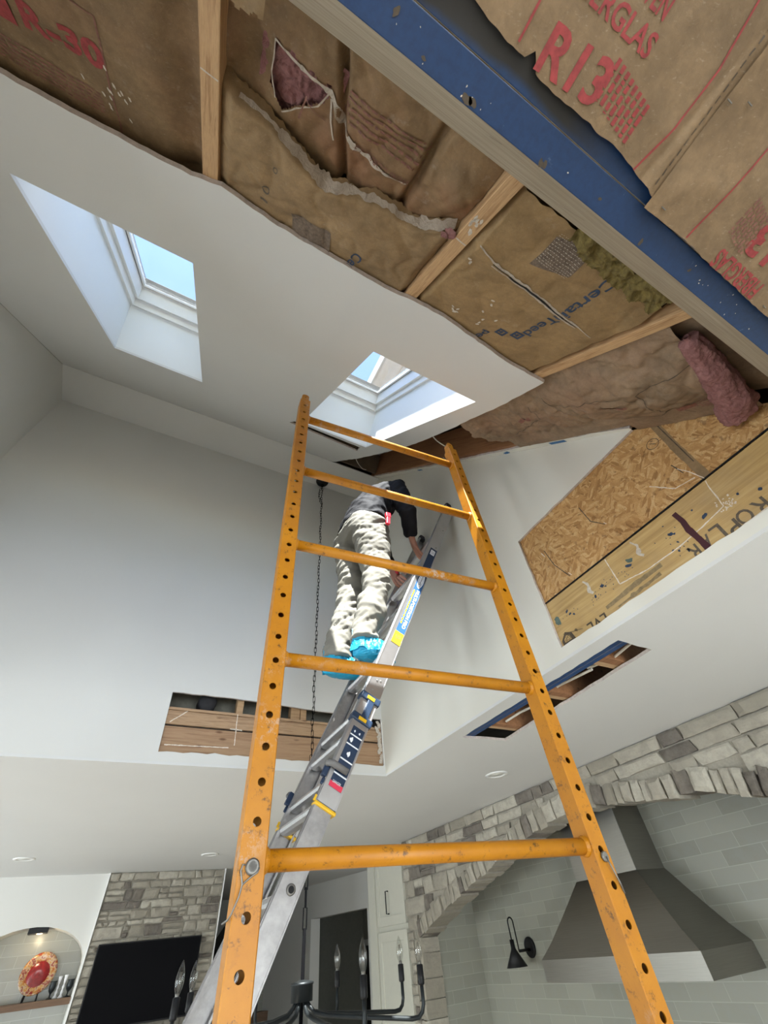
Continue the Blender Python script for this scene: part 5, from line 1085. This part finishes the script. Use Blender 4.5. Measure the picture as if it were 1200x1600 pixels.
def hand(s, fw, side, down):
    """fw: knuckle direction, side: towards the thumb, down: palm direction (fingers curl to it)"""
    fw, side, down = fw.normalized(), side.normalized(), down.normalized(); w = V['wr'+s]; pm = w+fw*.048
    nd('palm'+s, pm, .034, .018); edges.append(('wr'+s, 'palm'+s))
    for i, (off, L, sp_) in enumerate(((.026, .070, .25), (.009, .078, .08), (-.009, .073, -.08), (-.026, .058, -.25))):
        b0 = pm+fw*.038+side*off; d = (fw+side*sp_).normalized(); a = b0+d*L*.45+down*.012; c = a+(d*.45+down*.9).normalized()*L*.32; e = c+(-d*.25+down*1.0).normalized()*L*.26
        nd(f'k{s}{i}', b0, .0105); nd(f'a{s}{i}', a, .0092); nd(f'b{s}{i}', c, .0083); nd(f'c{s}{i}', e, .0068); edges.extend([('palm'+s, f'k{s}{i}'), (f'k{s}{i}', f'a{s}{i}'), (f'a{s}{i}', f'b{s}{i}'), (f'b{s}{i}', f'c{s}{i}')])
    t0 = pm-fw*.012+side*.034+down*.006; t1 = t0+(fw*.6+side*.55+down*.5).normalized()*.034; t2 = t1+(fw*.7+down*.75).normalized()*.028
    nd('t0'+s, t0, .0125); nd('t1'+s, t1, .0105); nd('t2'+s, t2, .008); edges.extend([('palm'+s, 't0'+s), ('t0'+s, 't1'+s), ('t1'+s, 't2'+s)])
hand('R', Vector((.40, .25, -.80)), Vector((.3, .85, .35)), Vector((.75, -.1, -.35)))
hand('L', Vector((.25, -.25, -.9)), Vector((.5, -.8, .3)), Vector((.85, .1, -.2)))
body = place(skin_mesh(nodes, edges, 'pel', 2), 'body', M['skin'], wk)
# ears, hair cap
hc = V['hd1']-Vector((.01, 0, 0))
b = MB(); b.grid(20, 12, lambda i, j: hc+Vector((-.02+.100*math.cos(math.pi*j*.62)*1.0*-1, .086*math.sin(math.pi*j*.62+.001)*math.cos(2*math.pi*i), .098*math.sin(math.pi*j*.62+.001)*math.sin(2*math.pi*i)))); b.build('hair', M['hair'], wk, recalc=True)
# clothing: overlapping lofts fused by a voxel remesh, then folded
def loft(b, rings, n=28):
    o = len(b.v); m = len(rings)
    for c, rx, ry in rings:
        for k_ in range(n): t = 2*math.pi*k_/n; b.v.append(Vector(c)+Vector((rx*math.cos(t), ry*math.sin(t), 0)))
    for i in range(m-1):
        for k_ in range(n): q = (k_+1) % n; b.face((o+i*n+k_, o+i*n+q, o+(i+1)*n+q, o+(i+1)*n+k_), True)
    b.face([o+k_ for k_ in range(n)][::-1]); b.face([o+(m-1)*n+k_ for k_ in range(n)])
def fuse(b, voxel, smooth):
    o = b.build('f', M['pants'], None, recalc=True); r = o.modifiers.new('r', 'REMESH'); r.mode = 'VOXEL'; r.voxel_size = voxel
    q = o.modifiers.new('s', 'SMOOTH'); q.iterations = smooth; q.factor = .6
    dg = bpy.context.evaluated_depsgraph_get(); me = D.meshes.new_from_object(o.evaluated_get(dg)); D.objects.remove(o); return me
def folds(p, amp, sx=4.5, sz=20, dg_=7):
    a = noise.noise(Vector((p.x*sx, p.y*sx, p.z*sz+p.x*dg_-p.y*dg_*.6))); c = noise.noise(Vector((p.x*sx*1.8+3, p.y*sx*1.9, p.z*sz*1.7-p.x*dg_*1.9+p.y*dg_))); d = noise.noise(Vector((p.x*sx*3.3, p.y*sx*3, p.z*sz*2.9+p.x*dg_*3)))
    return amp*(1.5*a-.9*abs(c)*2+.8*c+.45*d+.3*noise.noise(Vector((p.x*24, p.y*24, p.z*80+p.x*50))))
b = MB()
for s_, sg in (('R', -1), ('L', 1)):
    h, k_, a = V['hip'+s_], V['knee'+s_], V['ank'+s_]
    loft(b, [(a+Vector((.004, 0, .022)), .072, .066), (a+Vector((.006, 0, .07)), .070, .064), (k_*.45+a*.55, .078, .070), (k_*.8+a*.2, .076, .070), (k_, .080, .074), (k_*.6+h*.4, .090, .084), (k_*.25+h*.75+Vector((-.01, 0, 0)), .112, .098), (h+Vector((-.02, 0, .02)), .120, .102), (h+Vector((-.005, -sg*.02, .09)), .115, .10)])
P_ = V['pel']; loft(b, [(P_+Vector((-.008, 0, -.075)), .115, .165), (P_+Vector((-.012, 0, -.01)), .135, .190), (P_+Vector((.0, 0, .05)), .130, .182), (P_+Vector((.015, 0, .11)), .118, .168), (P_+Vector((.020, 0, .15)), .110, .160)])
place(fuse(b, .0075, 5), 'trousers', M['pants'], wk, lambda c: folds(c, .0080)+.001)
b = MB(); loft(b, [((.866, 1.603, 3.772), .146, .200), ((.874, 1.603, 3.835), .142, .196), ((.890, 1.60, 3.895), .140, .186), ((.925, 1.597, 3.98), .146, .188), ((.975, 1.592, 4.065), .145, .205), ((1.025, 1.60, 4.135), .125, .205), ((1.055, 1.615, 4.18), .095, .15), ((1.075, 1.63, 4.21), .068, .075)])
for s_ in 'RL':
    sh, el, w_ = V['sh'+s_], V['el'+s_], V['wr'+s_]; b.tube([sh*.75+V['chest']*.25, sh, sh*.5+el*.5, el, el*.5+w_*.5, el*.1+w_*.9], [.080, .078, .068, .060, .052, .043], 18)
place(fuse(b, .0075, 4), 'jacket', M['jacket'], wk, lambda c: folds(c, .006, 5, 15, 9)+.001)
b = MB(); c = V['hipR']+Vector((.045, -.112, .0)); b.obox(c, (.012, 0, 0), (0, .009, 0), (.004, 0, .032)); b.obox(c+Vector((.004, 0, .045)), (.016, 0, 0), (0, .011, 0), (0, 0, .018)); b.build('belt_tool', M['redplastic'], wk, bevel=.003)
b = MB(); g = V['wrL']+Vector((.035, -.01, -.055)); b.tube([g+Vector((-.03, -.05, .01)), g+Vector((.0, .0, .0)), g+Vector((.03, .05, -.01))], .012, 12); b.build('hand_tool', M['redplastic'], wk)
# shoes and loose film covers
for s in 'RL':
    a, t = V['ank'+s], V['toe'+s]; ax = Vector((1, 0, 0))
    b = MB()
    def foot(i, j, grow=0.0, wrk=0.0, a=a):
        x = a.x-.062+.215*i; u = i*2-1; hw_ = (.042+grow)*(1-max(0, abs(u)-.0)**3.2)*(1+.12*math.sin(i*3)); top = .075*(1-i)**.8+.032+grow; th = 2*math.pi*j; cz = math.sin(th); cy = math.cos(th)
        r = 1+wrk*(1-min(1, 3*abs(noise.noise(Vector((i*9, cy*3.2, cz*3.2+a.y*9)))))-.4)
        return Vector((x, a.y+cy*hw_*r, 2.898+(cz*top*r*.9 if cz > 0 else cz*.022)))
    b.grid(24, 24, foot); b.build('shoe', M['shoe'], wk)
    b = MB(); b.grid(60, 60, lambda i, j: foot(i*1.0, j, .008, .2)); 
    # gathered opening around the ankle
    b.grid(40, 8, lambda i, j, a=a: a+Vector((-.012+(.056-.012*j)*math.cos(2*math.pi*i)*(1+.08*math.sin(i*60)), (.050-.010*j)*math.sin(2*math.pi*i)*(1+.08*math.cos(i*54)), -.035+.060*j+.006*math.sin(i*31))))
    b.build('shoe_cover', M['cover'], wk)

# ------------------------------------------------------------------ loose marks become parts of their own
def split_islands(o, limit=60):
    bm = bmesh.new(); bm.from_mesh(o.data); bm.verts.ensure_lookup_table(); seen = set(); groups = []
    for v in bm.verts:
        if v.index in seen: continue
        st = [v]; seen.add(v.index); g = []
        while st:
            x = st.pop(); g.append(x.index)
            for e in x.link_edges:
                y = e.other_vert(x)
                if y.index not in seen: seen.add(y.index); st.append(y)
        groups.append(set(g))
    bm.free()
    if len(groups) < 2: return
    if len(groups) > limit: o['kind'] = 'stuff'; return
    me = o.data
    for g in groups:
        vi = sorted(g); mp_ = {a: i for i, a in enumerate(vi)}; m2 = D.meshes.new(me.name)
        m2.from_pydata([tuple(me.vertices[i].co) for i in vi], [], [tuple(mp_[i] for i in p.vertices) for p in me.polygons if p.vertices[0] in g])
        for m in me.materials: m2.materials.append(m)
        n = o.copy(); n.data = m2; COL.objects.link(n); m2.update()
    D.objects.remove(o)
SPLIT = ('weld_bead', 'sash', 'red_line', 'plaster_smear', 'chalk_line', 'plaster_dust', 'red_block', 'red_outline', 'frayed_edge', 'nail_scar', 'smeared_print', 'green_paint_smudge', 'dried_glue', 'marker_line', 'outline_print', 'plaster_fleck', 'pencil_mark', 'perforation', 'pink_wool', 'fine_print', 'red_stripes', 'small_red_text', 'stamp_text', 'old_red_print', 'label_small_print')
for o in [o for o in D.objects if o.type == 'MESH' and o.parent and o.name.split('.')[0] in SPLIT]: split_islands(o)
